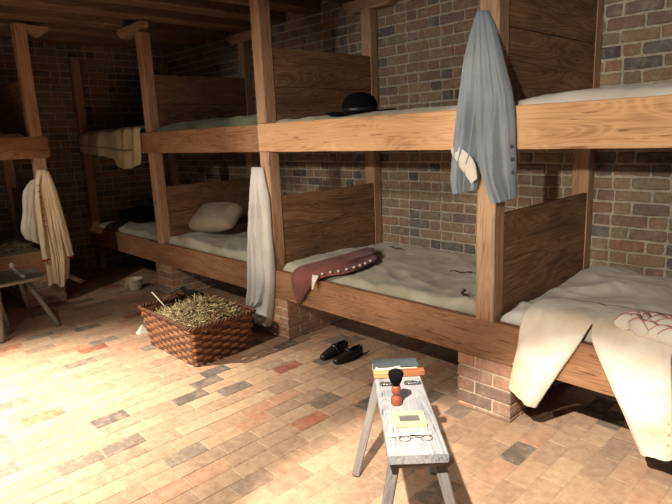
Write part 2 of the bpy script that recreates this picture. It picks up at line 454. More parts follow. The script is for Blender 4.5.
# floor: worn bricks laid flat, long side towards the back wall, rows broken by half a brick
mb = MB()
fx, fy = 0.1115, 0.2150
nx = int((XR-XL)/fx)+1
def floor_tone():
    r = random.random()
    if r < 0.06: return random.uniform(0.0, 0.10)
    if r < 0.10: return random.uniform(0.92, 1.0)
    return random.uniform(0.18, 0.86)
for i in range(nx):
    x0 = 0.444+fx*(i-60)
    if x0 < XL-0.1 or x0 > XR: continue
    y = YF - (fy/2 if i % 2 else 0)+random.uniform(-0.02, 0.02)
    while y < YB:
        L_ = fy*random.uniform(0.94, 1.05)
        j = lambda: random.uniform(-0.002, 0.002)
        g = 0.0018
        cs = [(x0+g+j(), y+g+j()), (x0+fx-g+j(), y+g+j()), (x0+fx-g+j(), y+L_-g+j()), (x0+g+j(), y+L_-g+j())]
        y += L_
        zt = [random.uniform(-0.0012, 0.0)]*4
        zt = [z+random.uniform(-0.001, 0.0) for z in zt]
        cx = sum(c[0] for c in cs)/4; cy = sum(c[1] for c in cs)/4
        inn = [(c[0]+math.copysign(0.003, cx-c[0]), c[1]+math.copysign(0.003, cy-c[1])) for c in cs]
        vs = [(c[0], c[1], -0.05) for c in cs]+[(c[0], c[1], z-0.0015) for c, z in zip(cs, zt)]+[(c[0], c[1], z) for c, z in zip(inn, zt)]
        fs = [(8, 9, 10, 11)]
        for q in range(4):
            n = (q+1) % 4
            fs += [(q, n, n+4, q+4), (q+4, n+4, n+8, q+8)]
        mb.add(vs, fs, None, (floor_tone(), random.random(), 0.0))
z = -0.0034
mb.add([(XL, YF, z), (XR, YF, z), (XR, YB, z), (XL, YB, z), (XL, YF, -0.1), (XR, YF, -0.1), (XR, YB, -0.1), (XL, YB, -0.1)],
       [(0, 1, 2, 3), (7, 6, 5, 4), (0, 4, 5, 1), (1, 5, 6, 2), (2, 6, 7, 3), (3, 7, 4, 0)], None, (0.5, 0.5, 1.0))
tag(mb.build('floor', FLOORB), kind='structure')

# ceiling boards above the joists
mb = MB()
y = -4.0
while y < YB-0.01:
    w = min(random.uniform(0.2, 0.28), YB-y)
    lumber(mb, (XL, y+w/2, ZC+0.015), (XR, y+w/2, ZC+0.015), (0, 1, 0), w-0.004, 0.03, seg=20)
    y += w
tag(mb.build('ceiling', BEAM), kind='structure')
k = 0
x = -2.48+0.52*10
jn = 1
while x > XL+0.15:
    mb = MB()
    lumber(mb, (x-0.10, -4.0, 2.80), (x-0.10, YB-0.012, 2.80), (1, 0, 0), 0.20, 0.20, seg=26, rough=0.006, ch=0.012)
    tag(mb.build('trim_%d' % jn, BEAM), kind='structure'); jn += 1
    x -= 0.52

# ------------------------------------------------------------------ brick piers
def pier(name, O, U, D, Nn, W, depth, H, label, flip=0):
    """front face at O along U, going back along D"""
    O = Vector(O); U = Vector(U); D = Vector(D)
    mb = MB()
    bh = 0.0762; n = int(math.ceil(H/bh)); g = 0.011
    def blk(u0, u1, d0, d1, z0, z1, c):
        j = lambda: random.uniform(-0.0018, 0.0018)
        vs = []
        for (a, b, c_) in ((u0, d0, z0), (u1, d0, z0), (u1, d1, z0), (u0, d1, z0), (u0, d0, z1), (u1, d0, z1), (u1, d1, z1), (u0, d1, z1)):
            vs.append(O+U*(a+j())+D*(b+j())+Vector((0, 0, c_+j()*0.5)))
        mb.add(vs, [(3, 2, 1, 0), (4, 5, 6, 7), (0, 1, 5, 4), (1, 2, 6, 5), (2, 3, 7, 6), (3, 0, 4, 7)], None, (c, 0.5, 0.0))
    for r in range(n):
        z1 = H-0.002-r*bh; z0 = max(z1-bh+g, 0.0)
        if z1-z0 < 0.012: break
        b0 = (r+flip) % 2
        ws = [0.2235, 0.1115] if b0 == 0 else [0.1115, 0.2235]
        x = 0
        fd = []
        for w in ws:
            dd = 0.105 if w > 0.2 else 0.2165
            blk(x+ (0 if x == 0 else g/2), x+w-(g/2 if x == 0 else 0), 0, dd, z0, z1, random.random()); x += w; fd.append(dd)
        for side in (0, 1):
            d = fd[0 if side == 0 else 1]+g
            while d < depth-0.05:
                e = min(d+0.2145, depth)
                if side == 0: blk(0, 0.105, d, e, z0, z1, random.random())
                else: blk(W-0.105, W, d, e, z0, z1, random.random())
                d = e+g
    i = 0.007
    cs = [(i, i), (W-i, i), (W-i, depth), (i, depth)]
    vs = [O+U*a+D*b for a, b in cs]+[O+U*a+D*b+Vector((0, 0, H-0.004)) for a, b in cs]
    mb.add(vs, [(3, 2, 1, 0), (4, 5, 6, 7), (0, 1, 5, 4), (1, 2, 6, 5), (2, 3, 7, 6), (3, 0, 4, 7)], None, (0.5, 0.5, 1.0))
    o = mb.build(name, PIERB, bevel=0.004)
    return tag(o, label, 'brick pier', 'brick piers carrying the bunks')

PX = [1.88, 0.0, -1.884, -3.757]
ZLB = 0.326
pl = ['brick pier at the right end of the back bunks, beyond the cream breeches',
      'orange brick pier under the rail below the blue-grey coat',
      'brick pier beside the basket, under the hanging white shirt',
      'brick pier behind the basket, right of the small pale pot']
for k, x in enumerate(PX):
    pier('brick_pier', (x-0.113, 0.0, 0), (1, 0, 0), (0, 1, 0), (0, -1, 0), 0.335, 1.24, ZLB-0.001, pl[k], k % 2)
LX = -4.34
pier('brick_pier', (LX, -1.108, 0), (0, 1, 0), (-1, 0, 0), (1, 0, 0), 0.335, 1.26, ZLB-0.001, 'brick pier behind the stool, under the hanging cream coat', 0)

# ------------------------------------------------------------------ bunk frames
W_, T_ = 0.108, 0.104
RT = 0.045     # rail thickness
def post_mesh(mat, parent, P, U, D, name='post', top=2.59, rails=True, w=W_, t=T_, z0=0.33, label=None):
    """a post with seats cut for the two rails; P is its front left foot corner"""
    P = Vector(P); U = Vector(U); D = Vector(D)
    mb = MB()
    c = (random.random(), random.random(), 0)
    def piece(za, zb, d0):
        ctr = P+U*(w/2)+D*((d0+t)/2)
        lumber(mb, ctr+Vector((0, 0, za)), ctr+Vector((0, 0, zb)), U, w, t-d0, seg=8, rough=0.002, ch=0.006, c=c)
    if rails:
        piece(z0, 0.5485, RT+0.001); piece(0.5495, 1.458, 0); piece(1.4585, 1.667, RT+0.001); piece(1.668, top, 0)
    else:
        piece(z0, top, 0)
    o = mb.build(name, mat, parent)
    if label: o['label'] = label
    return o

def corbel(parent, C, U, half, z0=2.59, h=0.10, w=0.09):
    C = Vector(C); U = Vector(U)
    Dv = U.cross(Vector((0, 0, 1)))
    mb = MB()
    prof = [(-half, z0+h), (-half, z0+h*0.62), (-half+0.09, z0), (half-0.09, z0), (half, z0+h*0.62), (half, z0+h)]
    vs = []
    for s in (-1, 1):
        for (a, zz) in prof: vs.append(C+U*a+Dv*(s*w/2)+Vector((0, 0, zz)))
    fs = [tuple(range(6)), tuple(range(11, 5, -1))]
    for q in range(6):
        n = (q+1) % 6
        fs.append((q, q+6, n+6, n))
    off = random.uniform(0, 20)
    gcs = [((v-C).dot(U)+off, (v-C).dot(Dv)+off, v.z+off) for v in vs]
    mb.add(vs, fs, gcs, (0.5, 0.5, 0))
    return mb.build('corbel', POST, parent, bevel=0.006)

def rail(mb, a, b, z0, z1, D, seg=30, rough=0.002):
    a = Vector(a); b = Vector(b); D = Vector(D)
    mid = D*(RT/2)+Vector((0, 0, (z0+z1)/2))
    lumber(mb, a+mid, b+mid, (0, 0, 1), z1-z0, RT, seg=seg, rough=rough, ch=0.004)

def partition(parent, P, D, U, z0, z1, depth, split):
    """boards between front and back post; P at the post's far side corner"""
    P = Vector(P); D = Vector(D); U = Vector(U)
    mb = MB()
    for (a, b) in ((z0, split-0.002), (split+0.001, z1)):
        c = P+U*0.0+Vector((0, 0, (a+b)/2))
        lumber(mb, c, c+D*depth, (0, 0, 1), b-a, 0.028, seg=12, rough=0.0022, ch=0.003)
    return mb.build('partition', BOARD, parent)

def deck(parent, x0, x1, y0, y1, z, along='x'):
    mb = MB()
    if along == 'x':
        n = 5; w = (y1-y0)/n
        for i in range(n):
            lumber(mb, (x0, y0+w*(i+.5), z), (x1, y0+w*(i+.5), z), (0, 1, 0), w-0.006, 0.025, seg=6)
    else:
        n = 5; w = (x1-x0)/n
        for i in range(n):
            lumber(mb, (x0+w*(i+.5), y0, z), (x0+w*(i+.5), y1, z), (1, 0, 0), w-0.006, 0.025, seg=6)
    return mb.build('bed_deck', BOARD, parent)

BD = 1.164     # distance from front face to the back posts
frame = thing('bunk_bed_frame', 'long two-tier timber bunk frame built along the back brick wall', 'bunk bed', (0, 0, 0))
X = (1, 0, 0); Y = (0, 1, 0)
posts = [1.88, 0.0, -1.884, -3.757, XL+0.03]
for k, x in enumerate(posts):
    p = post_mesh(POST, frame, (x, 0, 0), X, Y, 'post', z0=(0.33 if k < 4 else 0.002))
    if k in (0, 3): corbel(p, (x-0.155 if k == 3 else x+0.05, T_/2, 0), X, 0.27 if k == 3 else 0.3)
    b = post_mesh(POST, frame, (x, BD, 0), X, Y, 'back_post', rails=False, t=0.095, z0=(0.33 if k < 4 else 0.002))
    if k < 4: corbel(b, (x+0.09, BD+0.045, 0), X, 0.30)
    if k < 4:
        partition(frame, (x+W_-0.018, T_+0.001, 0), Y, X, 0.55, 1.122, BD-T_-0.002, 0.86)
        partition(frame, (x+W_-0.018, T_+0.001, 0), Y, X, 1.668, 2.50 if k == 1 else 2.209, BD-T_-0.002, 2.05 if k == 1 else 1.93)
# rails
mb = MB(); rail(mb, (-1.884, 0, 0), (2.1, 0, 0), 1.459, 1.666, Y, seg=50)
tag(mb.build('upper_rail', RAIL, frame), 'light orange pine upper rail')
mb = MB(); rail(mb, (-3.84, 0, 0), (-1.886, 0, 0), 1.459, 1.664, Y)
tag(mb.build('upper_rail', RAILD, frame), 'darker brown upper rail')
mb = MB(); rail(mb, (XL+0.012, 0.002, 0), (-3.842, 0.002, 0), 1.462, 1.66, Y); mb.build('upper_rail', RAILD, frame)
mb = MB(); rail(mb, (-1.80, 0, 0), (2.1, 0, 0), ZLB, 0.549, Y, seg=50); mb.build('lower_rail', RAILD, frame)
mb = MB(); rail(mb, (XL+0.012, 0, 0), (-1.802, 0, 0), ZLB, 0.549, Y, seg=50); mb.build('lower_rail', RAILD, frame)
bays = [(0.104, 1.88), (-1.78, 0.0), (-3.653, -1.884), (XL+0.134, -3.757)]
for (a, b) in bays:
    for zz in (0.515, 1.62):
        deck(frame, a+0.003, b-0.003, RT+0.004, YB-0.014, zz)
        # a ledger under the deck along the wall
    for zz in (0.455, 1.56):
        mb = MB()
        lumber(mb, (a+0.003, YB-0.06, zz), (b-0.003, YB-0.06, zz), (0, 0, 1), 0.09, 0.07, seg=6)
        mb.build('ledger', BOARD, frame)

lframe = thing('bunk_bed_frame', 'two-tier timber bunk frame along the left wall, its end post carrying a cream coat', 'bunk bed', (0, 0, 0))
NX = (-1, 0, 0)
LY = [-0.885, -2.80]
for y in LY:
    p = post_mesh(POST, lframe, (LX, y, 0), Y, NX, 'post', top=2.695)
    b = post_mesh(POST, lframe, (LX-BD, y, 0), Y, NX, 'back_post', rails=False, t=0.095)
    corbel(p, (LX-0.046, y+0.205, 0), Y, 0.10)
    partition(lframe, (LX-T_-0.001, y+W_/2, 0), NX, Y, 1.668, 2.209, BD-T_-0.002, 1.93)
    partition(lframe, (LX-T_-0.001, y+W_/2, 0), NX, Y, 0.55, 1.122, BD-T_-0.002, 0.86)
for (z0, z1) in ((1.459, 1.667), (ZLB, 0.549)):
    mb = MB(); rail(mb, (LX, -2.9, 0), (LX, -0.735 if z0 > 1 else -0.76, 0), z0, z1, NX)
    mb.build('upper_rail' if z0 > 1 else 'lower_rail', RAILD, lframe)
for zz in (0.515, 1.62):
    deck(lframe, XL+0.014, LX-RT-0.004, LY[1]+W_+0.003, LY[0]-0.003, zz, 'y')
pier('brick_pier', (LX, -2.92, 0), (0, 1, 0), (-1, 0, 0), (1, 0, 0), 0.335, 1.26, ZLB-0.001, 'brick pier at the near end of the left bunks, left of the stool', 0)

# ------------------------------------------------------------------ bedding
def ridge(p, s, seed):
    q = Vector((p[0]*s+seed, p[1]*s-seed, seed*0.37))
    w = noise.noise_vector(q*0.6)*0.8
    return 1-abs(noise.noise(q+w))*2

def bedding(name, x0, x1, y0, y1, zb, zt, mat, label, cat, seed, amp=0.02, nx=150, ny=100, bumps=(), scale=(2.2, 3.6), flat=0.0):
    """a cloth-covered tick: wrinkled top, rounded rim, closed underneath"""
    mb = MB(); V = []; F = []
    for j in range(ny+1):
        for i in range(nx+1):
            u = i/nx; v = j/ny
            x = lerp(x0, x1, u); y = lerp(y0, y1, v)
            e = min((x-x0), (x1-x), (y-y0)*1.0, (y1-y))
            k = min(1.0, e/0.07); k = sqrt(max(0.0, 1-(1-k)**2))
            p = Vector((x, y, 0))
            h = (ridge((x*scale[0], y*scale[1]), 1.0, seed)*0.55 + ridge((x*2+y, y*2-x), 1.7, seed+7)*0.42
                 + ridge((x+.3*y, y*1.6), 5.0, seed+3)*0.26 + ridge((x, y), 11.0, seed+5)*0.08 + noise.noise(p*1.6+Vector((seed, 0, 0)))*0.6)
            h = h*amp*1.25*(1-flat*v)
            for (bx, by, br, bh) in bumps:
                d2 = ((x-bx)**2+(y-by)**2)/(br*br)
                h += bh*math.exp(-d2)
            z = zb+(zt-zb)*k+h*min(1, e/0.04)
            V.append((x, y, max(z, zb+0.002 if e > 0.001 else zb)))
    for j in range(ny):
        for i in range(nx):
            a = j*(nx+1)+i
            F.append((a, a+1, a+nx+2, a+nx+1))
    per = [i for i in range(nx+1)]+[(j*(nx+1)+nx) for j in range(1, ny+1)]+[ny*(nx+1)+i for i in range(nx-1, -1, -1)]+[j*(nx+1) for j in range(ny-1, 0, -1)]
    F.append(tuple(reversed(per)))
    mb.add(V, F, None, (0.5, 0.5, 0), True)
    return tag(mb.build(name, mat), label, cat, 'bedding on the bunks')

DT = 0.530
bedding('bed_sheet', 0.112, 1.86, 0.05, 1.225, DT, 0.588, SHEETW, 'crumpled cream sheet on the lower right bunk, under the breeches', 'bedding', 3.1, 0.026, bumps=((0.5, 0.85, 0.3, 0.035), (0.28, 1.1, 0.16, 0.06), (0.95, 0.9, 0.3, 0.03)))
bedding('bed_sheet', -1.765, -0.01, 0.05, 1.225, DT, 0.575, SHEET, 'wrinkled linen sheet on the lower middle bunk, under the red waistcoat', 'bedding', 8.4, 0.021, bumps=((-0.12, 0.12, 0.12, 0.03), (-1.5, 0.55, 0.25, 0.035)))
bedding('bed_sheet', -3.64, -1.90, 0.05, 1.225, DT, 0.58, SHEET, 'dim linen sheet on the lower bunk holding the stuffed sack', 'bedding', 5.7, 0.030, bumps=((-3.35, .3, .22, .02),))
bedding('bed_sheet', XL+0.145, -3.77, 0.05, 1.225, DT, 0.575, SHEET, 'dark lit pale sheet on the lower bunk in the far left corner', 'bedding', 1.7, 0.02)
UT = 1.635
bedding('bed_sheet', 0.112, 1.86, 0.05, 1.225, UT, 1.69, SHEETW, 'pale sheet on the upper bunk right of the blue-grey coat', 'bedding', 12.1, 0.016, bumps=((0.75, 0.35, 0.3, 0.02),))
bedding('bed_sheet', -1.765, -0.01, 0.05, 1.225, UT, 1.678, SHEET, 'pale sheet on the upper bunk under the black hat', 'bedding', 15.1, 0.014)
bedding('blanket', -3.64, -1.90, 0.05, 1.225, UT, 1.70, GREENB, 'green-grey blanket on the upper bunk left of the hat bunk', 'bedding', 18.1, 0.024, bumps=((-2.0, 0.4, 0.4, 0.02), (-3.1, 0.5, 0.25, 0.03)))

# ------------------------------------------------------------------ draped garments
def interp(levels, s):
    """levels: [(s, L, R, thick)] with smooth interpolation"""
    for i in range(len(levels)-1):
        if s <= levels[i+1][0]+1e-9: break
    s0, s1 = levels[i][0], levels[i+1][0]
    t = (s-s0)/(s1-s0); t = max(0, min(1, t))
    def cr(get):
        p1 = get(levels[i]); p2 = get(levels[i+1])
        p0 = get(levels[max(i-1, 0)]); p3 = get(levels[min(i+2, len(levels)-1)])
        d1 = (p2-p0)/(max(1e-6, levels[i+1][0]-levels[max(i-1, 0)][0]))*(s1-s0)
        d2 = (p3-p1)/(max(1e-6, levels[min(i+2, len(levels)-1)][0]-levels[i][0]))*(s1-s0)
        return p1*(2*t**3-3*t**2+1)+d1*(t**3-2*t**2+t)+p2*(-2*t**3+3*t**2)+d2*(t**3-t**2)
    L = cr(lambda l: Vector(l[1])); R = cr(lambda l: Vector(l[2])); th = cr(lambda l: l[3])
    return L, R, max(th, 0.002)

def garment(name, rows, outs, folds, amp, seed, mat, parent=None, nu=72, ns=64, hem=None, back=True, solid=0.0, wr=0.004, stripe=None, closed_end=False, face=1):
    """cloth lofted between a left and a right edge; outs = outward direction per level or one vector"""
    d = [0.0]
    for i in range(1, len(rows)):
        a = (Vector(rows[i][0])+Vector(rows[i][1]))/2; b = (Vector(rows[i-1][0])+Vector(rows[i-1][1]))/2
        d.append(d[-1]+max((a-b).length, 0.01))
    lv = [(d[i]/d[-1], rows[i][0], rows[i][1], rows[i][2]) for i in range(len(rows))]
    if not isinstance(outs, list): outs = [outs]*len(rows)
    ol = [(d[i]/d[-1], Vector(outs[i]), Vector(outs[i]), 0.1) for i in range(len(rows))]
    V = []; F = []; Cc = []
    rnd = random.Random(seed)
    fs = []
    nf = folds
    pos = sorted((i+0.5+rnd.uniform(-0.3, 0.3))/nf for i in range(nf))
    wid = [rnd.uniform(0.32, 0.62)/nf for _ in pos]; st = [rnd.uniform(0.55, 1.2) for _ in pos]; dr = [rnd.uniform(-0.06, 0.06) for _ in pos]
    ring = nu*2 if back else nu+1
    for k in range(ns+1):
        s = k/ns
        L, R, th = interp(lv, s)
        o = interp(ol, s)[0].normalized()
        W = (R-L)
        m_ = ring
        for q in range(m_):
            if back:
                if q <= nu: u = q/nu; front = True
                else: u = 1-(q-nu)/nu; front = False
            else: u = q/nu; front = True
            uu = u
            prof = (1-abs(2*u-1)**2.6)**0.5 if 0 < u < 1 else 0
            if front:
                f = 0
                for p_, w_, s_, d_ in zip(pos, wid, st, dr):
                    c = p_+d_*s
                    f += s_*math.exp(-(abs(u-c)/w_)**1.5)
                f += 0.5*noise.noise(Vector((u*nf*1.6, s*0.8, seed)))
                f += 0.6*(0.5-abs(noise.noise(Vector((u*nf*0.9+s*0.7, s*0.7+u, seed+9))))*2.2)*min(1, s*2)
                f += 0.25*(0.5-abs(noise.noise(Vector((u*nf*2.3-s*0.8, s*1.4+u*2, seed+4))))*2.4)
                ampk = amp*(0.35+0.65*min(1, s*1.6))
                off = th*prof*0.55 + ampk*(f-0.35)*min(1, prof*1.4)
                off = max(off, 0.0015*prof)
            else:
                off = -0.001-0.10*th*prof
            pnt = L+W*uu
            wn = noise.noise_vector(pnt*9+Vector((seed, seed, 0)))*wr*(0.4+s)+noise.noise_vector(pnt*24+Vector((0, seed, 0)))*wr*0.4
            pnt = pnt + o*off + wn*min(1, prof*1.2)
            if hem and s > 0.0:
                hz = hem(u)
                pnt = pnt+Vector((0, 0, hz*(s**6)))
            V.append(pnt)
            Cc.append((0.5, 0.5, stripe(u, s) if stripe else 0.0))
    for k in range(ns):
        for q in range(ring if back else ring-1):
            a = k*ring+q; b = k*ring+(q+1) % ring
            F.append((a, a+ring, b+ring, b) if face > 0 else (a, b, b+ring, a+ring))
    if back:
        F.append(tuple(range(ring)) if face > 0 else tuple(range(ring-1, -1, -1)))
        if closed_end: F.append(tuple(range(ns*ring+ring-1, ns*ring-1, -1)))
    mb = MB(); mb.add(V, F, None, Cc, True)
    return mb.build(name, mat, parent, solidify=solid), (lv, ol, ring)

def button(mb, P, n, r=0.008, h=0.005, c=(0.5, 0.5, 0)):
    lathe(mb, [(r*0.6, 0), (r, h*0.25), (r*0.95, h*0.8), (r*0.5, h), (0.0001, h*1.05)], P, n, 10, c)

FRONT = (0, -1, 0)
# blue-grey coat
coat = thing('coat', 'blue-grey wool coat hung from the tall post, dark buttons on its right edge', 'coat', (0.05, -0.02, 1.2))
def local(rows, o): 
    c = Vector(o.location)
    return [(tuple(Vector(a)-c), tuple(Vector(b)-c), t) for a, b, t in rows]
rowsL = [((0.000, -.006, 2.122), (0.040, -.006, 2.122), .02), ((-0.016, -.01, 2.057), (0.055, -.01, 2.05), .05), ((-0.061, -.012, 1.918), (0.09, -.012, 1.90), .07),
         ((-0.088, -.012, 1.731), (0.10, -.012, 1.71), .085), ((-0.116, -.012, 1.492), (0.085, -.012, 1.48), .09), ((-0.124, -.012, 1.30), (0.035, -.012, 1.35), .08), ((-0.105, -.012, 1.228), (0.012, -.012, 1.258), .07)]
garment('coat_back', local(rowsL, coat), FRONT, 4, 0.040, 5, BLUE, coat, ns=50)
rowsR = [((0.010, -.02, 2.124), (0.058, -.012, 2.118), .03), ((0.012, -.03, 2.05), (0.104, -.018, 2.035), .06), ((0.02, -.045, 1.90), (0.155, -.02, 1.877), .085),
         ((0.02, -.055, 1.71), (0.209, -.02, 1.691), .10), ((0.03, -.055, 1.48), (0.228, -.02, 1.46), .10), ((0.075, -.05, 1.32), (0.236, -.02, 1.29), .09), ((0.135, -.045, 1.195), (0.236, -.02, 1.225), .07)]
garment('coat_front', local(rowsR, coat), FRONT, 4, 0.040, 9, BLUE, coat, ns=50)
rowsI = [((-0.112, -.080, 1.475), (-0.050, -.088, 1.480), .006), ((-0.085, -.088, 1.42), (0.012, -.09, 1.44), .014), ((-0.035, -.088, 1.36), (0.048, -.09, 1.39), .016), ((0.020, -.08, 1.29), (0.052, -.08, 1.32), .008)]
garment('lining', local(rowsI, coat), FRONT, 2, 0.006, 2, LINING, coat, nu=20, ns=16)
mb = MB()
for (x, z) in ((0.232, 1.475), (0.236, 1.415), (0.238, 1.352)):
    mb = MB(); button(mb, Vector((x-0.012, -0.052, z))-Vector(coat.location), (0.1, -1, 0), 0.010); mb.build('button', DBUTTON, coat)

# white shirt hanging by the basket
SHIRTC = cloth_mat('cool_white_linen', S(208, 205, 200), S(188, 184, 176))
sh = thing('shirt', 'long white linen shirt hanging from the post beside the basket', 'shirt', (-1.9, -0.02, 0.6))
rows = [((-1.975, -.008, 1.345), (-1.87, -.008, 1.345), .03), ((-2.012, -.012, 1.169), (-1.85, -.012, 1.16), .06), ((-2.07, -.014, .848), (-1.84, -.014, .83), .08),
        ((-2.11, -.014, .514), (-1.82, -.014, .50), .09), ((-2.135, -.014, .26), (-1.88, -.014, .30), .08), ((-2.130, -.014, .195), (-1.96, -.014, .235), .07)]
garment('shirt_body', local(rows, sh), FRONT, 5, 0.055, 21, SHIRTC, sh, ns=50)
rows = [((-1.94, -.016, 1.350), (-1.83, -.012, 1.345), .02), ((-1.95, -.02, 1.22), (-1.80, -.012, 1.21), .04), ((-1.93, -.02, 1.10), (-1.775, -.012, 1.12), .05),
        ((-1.90, -.012, .85), (-1.775, -.010, .86), .045), ((-1.93, -.012, .55), (-1.765, -.010, .60), .06), ((-1.98, -.010, .30), (-1.80, -.008, .33), .06), ((-2.06, -.010, .09), (-1.87, -.008, .075), .06)]
garment('sleeve', local(rows, sh), FRONT, 3, 0.042, 33, SHIRTC, sh, ns=50)

# cream coat and white shirt on the left bunk's end post
OUTX = (1, 0, 0)
cc = thing('coat', 'long cream wool coat with red cuff edge hung on the left bunk post', 'coat', (LX+0.01, -0.83, 0.6))
rows = [((-4.332, -.872, 1.352), (-4.332, -.79, 1.345), .02), ((-4.33, -.915, 1.208), (-4.33, -.745, 1.18), .06), ((-4.328, -.935, .919), (-4.328, -.715, .90), .08),
        ((-4.328, -.945, .673), (-4.328, -.70, .65), .08), ((-4.328, -.93, .449), (-4.328, -.70, .42), .09), ((-4.328, -.935, .19), (-4.328, -.735, .21), .085)]
garment('coat_body', local(rows, cc), OUTX, 4, 0.032, 4, CREAM, cc, ns=50, hem=lambda u: 0.03*sin(u*9))
for (ya, yb, yc, yd, sd) in ((-.86, -.80, -.985, -.93, 3), (-.83, -.775, -.73, -.655, 8)):
    pass
rows = [((-4.30, -.80, 1.33), (-4.315, -.775, 1.33), .02), ((-4.29, -.80, 1.15), (-4.31, -.735, 1.16), .05), ((-4.29, -.77, .80), (-4.31, -.69, .82), .06), ((-4.29, -.735, .47), (-4.31, -.66, .475), .065)]
garment('sleeve', local(rows, cc), OUTX, 2, 0.012, 14, CREAM, cc, nu=24, ns=30)
rows = [((-4.288, -.735, .468), (-4.309, -.660, .473), .067), ((-4.288, -.732, .452), (-4.309, -.657, .457), .067)]
garment('cuff_edge', local(rows, cc), OUTX, 2, 0.012, 14, REDT, cc, nu=24, ns=3)
rows = [((-4.30, -.89, 1.28), (-4.30, -.86, 1.30), .02), ((-4.29, -.945, 1.08), (-4.29, -.89, 1.10), .05), ((-4.28, -.965, .78), (-4.28, -.89, .80), .055), ((-4.28, -.965, .478), (-4.28, -.90, .478), .06)]
garment('sleeve', local(rows, cc), OUTX, 2, 0.012, 15, CREAM, cc, nu=24, ns=30)
rows = [((-4.278, -.965, .476), (-4.278, -.90, .476), .062), ((-4.278, -.965, .458), (-4.278, -.90, .458), .062)]
garment('cuff_edge', local(rows, cc), OUTX, 2, 0.012, 15, REDT, cc, nu=24, ns=3)
mb = MB()
for k in range(8):
    zz = 1.20-k*0.058
    mb = MB(); tube(mb, [Vector((-4.25, -.925+0.002*k, zz))-Vector(cc.location), Vector((-4.247, -.895+0.002*k, zz+0.012))-Vector(cc.location)], 0.0035, 6)
    mb.build('buttonhole_braid', REDT, cc)
ws = thing('shirt', 'white shirt tucked behind the cream coat on the left bunk post', 'shirt', (LX+0.01, -1.0, 0.9))
rows = [((-4.334, -.95, 1.25), (-4.334, -.885, 1.27), .02), ((-4.334, -1.03, 1.14), (-4.334, -.925, 1.14), .035), ((-4.334, -1.06, .95), (-4.334, -.935, .95), .045), ((-4.334, -1.10, .79), (-4.334, -.95, .76), .05), ((-4.334, -1.075, .70), (-4.334, -.95, .62), .045)]
garment('shirt_body', local(rows, ws), OUTX, 2, 0.012, 44, LINING, ws, nu=30, ns=30)

# striped blanket hanging in the far left bay
def st(u, s): return 1.0 if abs(s-(0.80+0.03*sin(u*3.1))) < 0.009 and u < 0.93 else 0.0
bl = thing('blanket', 'pale blanket with a dark stripe hung over the upper rail in the far left corner', 'blanket', (-4.7, 0, 1.6))
rows = [((-5.58, .34, 1.70), (-3.84, .34, 1.72), .02), ((-5.58, .05, 1.685), (-3.84, .05, 1.71), .02), ((-5.58, -.008, 1.665), (-3.85, -.008, 1.70), .015), ((-5.58, -.014, 1.60), (-3.855, -.014, 1.57), .04), ((-5.56, -.016, 1.54), (-3.87, -.016, 1.45), .05), ((-5.54, -.016, 1.49), (-3.90, -.016, 1.37), .05)]
garment('blanket_cloth', local(rows, bl), [(0, 0, 1), (0, -.3, 1), (0, -1, .6), FRONT, FRONT, FRONT], 9, 0.030, 6, STRIPEC, bl, nu=110, ns=60, stripe=st, wr=0.003, hem=lambda u: -0.09*math.exp(-((u-.80)/.16)**2))
bedding('blanket', XL+0.145, -3.85, 0.36, 1.225, UT, 1.69, GREENB, 'dark folded blanket on the upper bunk in the far left corner', 'bedding', 22.1, 0.02, nx=50, ny=30)

# breeches over the right-hand rail
br = thing('breeches', 'cream breeches flung over the lower rail, both legs hanging, buttons at the knee', 'breeches', (0.6, 0, 0.6))
UPV = (0, -0.2, 1)
rows = [((0.30, .32, .640), (0.62, .30, .650), .03), ((0.255, .20, .640), (0.60, .24, .655), .04), ((0.258, .06, .622), (0.61, .08, .655), .04), ((0.266, -.004, .566), (0.60, .02, .625), .03),
        ((0.262, -.016, .475), (0.575, -.010, .555), .04), ((0.238, -.018, .334), (0.488, -.014, .383), .05), ((0.221, -.018, .222), (0.374, -.016, .151), .045)]
garment('breeches_leg', local(rows, br), [UPV, UPV, (0, -.4, 1), (0, -1, .8), FRONT, FRONT, FRONT], 2, 0.009, 51, BREECH, br, ns=60, wr=0.008)
rows = [((0.55, .30, .655), (0.98, .30, .66), .03), ((0.585, .20, .66), (0.97, .20, .66), .04), ((0.60, .07, .650), (0.965, .06, .648), .035), ((0.620, -.004, .600), (0.955, -.004, .592), .03),
        ((0.646, -.016, .541), (0.962, -.016, .536), .035), ((0.757, -.018, .327), (0.980, -.018, .354), .05), ((0.872, -.018, .100), (1.000, -.018, .135), .045)]
garment('breeches_leg', local(rows, br), [UPV, UPV, (0, -.4, 1), (0, -1, .8), FRONT, FRONT, FRONT], 2, 0.008, 57, BREECH, br, ns=60, wr=0.008)
mb = MB()
for (x, z) in ((0.235, .365), (0.231, .330), (0.228, .292), (0.226, .255), (0.236, .222)):
    mb = MB(); button(mb, Vector((x+.018, -0.036, z))-Vector(br.location), (0, -1, 0), 0.005, 0.006); mb.build('button', FRAMEY, br)
for (x, z) in ((0.985, .30), (0.99, .25), (0.992, .20), (0.995, .15)):
    mb = MB(); button(mb, Vector((x-.014, -0.036, z))-Vector(br.location), (0, -1, 0), 0.005, 0.006); mb.build('button', FRAMEY, br)
ov = thing('shirt', 'cream cloth hanging at the right edge of the view beside the breeches', 'shirt', (1.1, 0, 0.6))
rows = [((0.99, .35, .66), (1.35, .35, .66), .03), ((0.985, .06, .650), (1.34, .06, .648), .03), ((0.978, -.004, .598), (1.33, -.004, .592), .03), ((0.985, -.016, .541), (1.32, -.016, .536), .04), ((1.01, -.018, .33), (1.30, -.018, .33), .05), ((1.03, -.018, .15), (1.26, -.018, .12), .045)]
garment('shirt_cloth', local(rows, ov), [UPV, (0, -.4, 1), (0, -1, .8), FRONT, FRONT, FRONT], 3, 0.014, 59, BREECH, ov, ns=40)

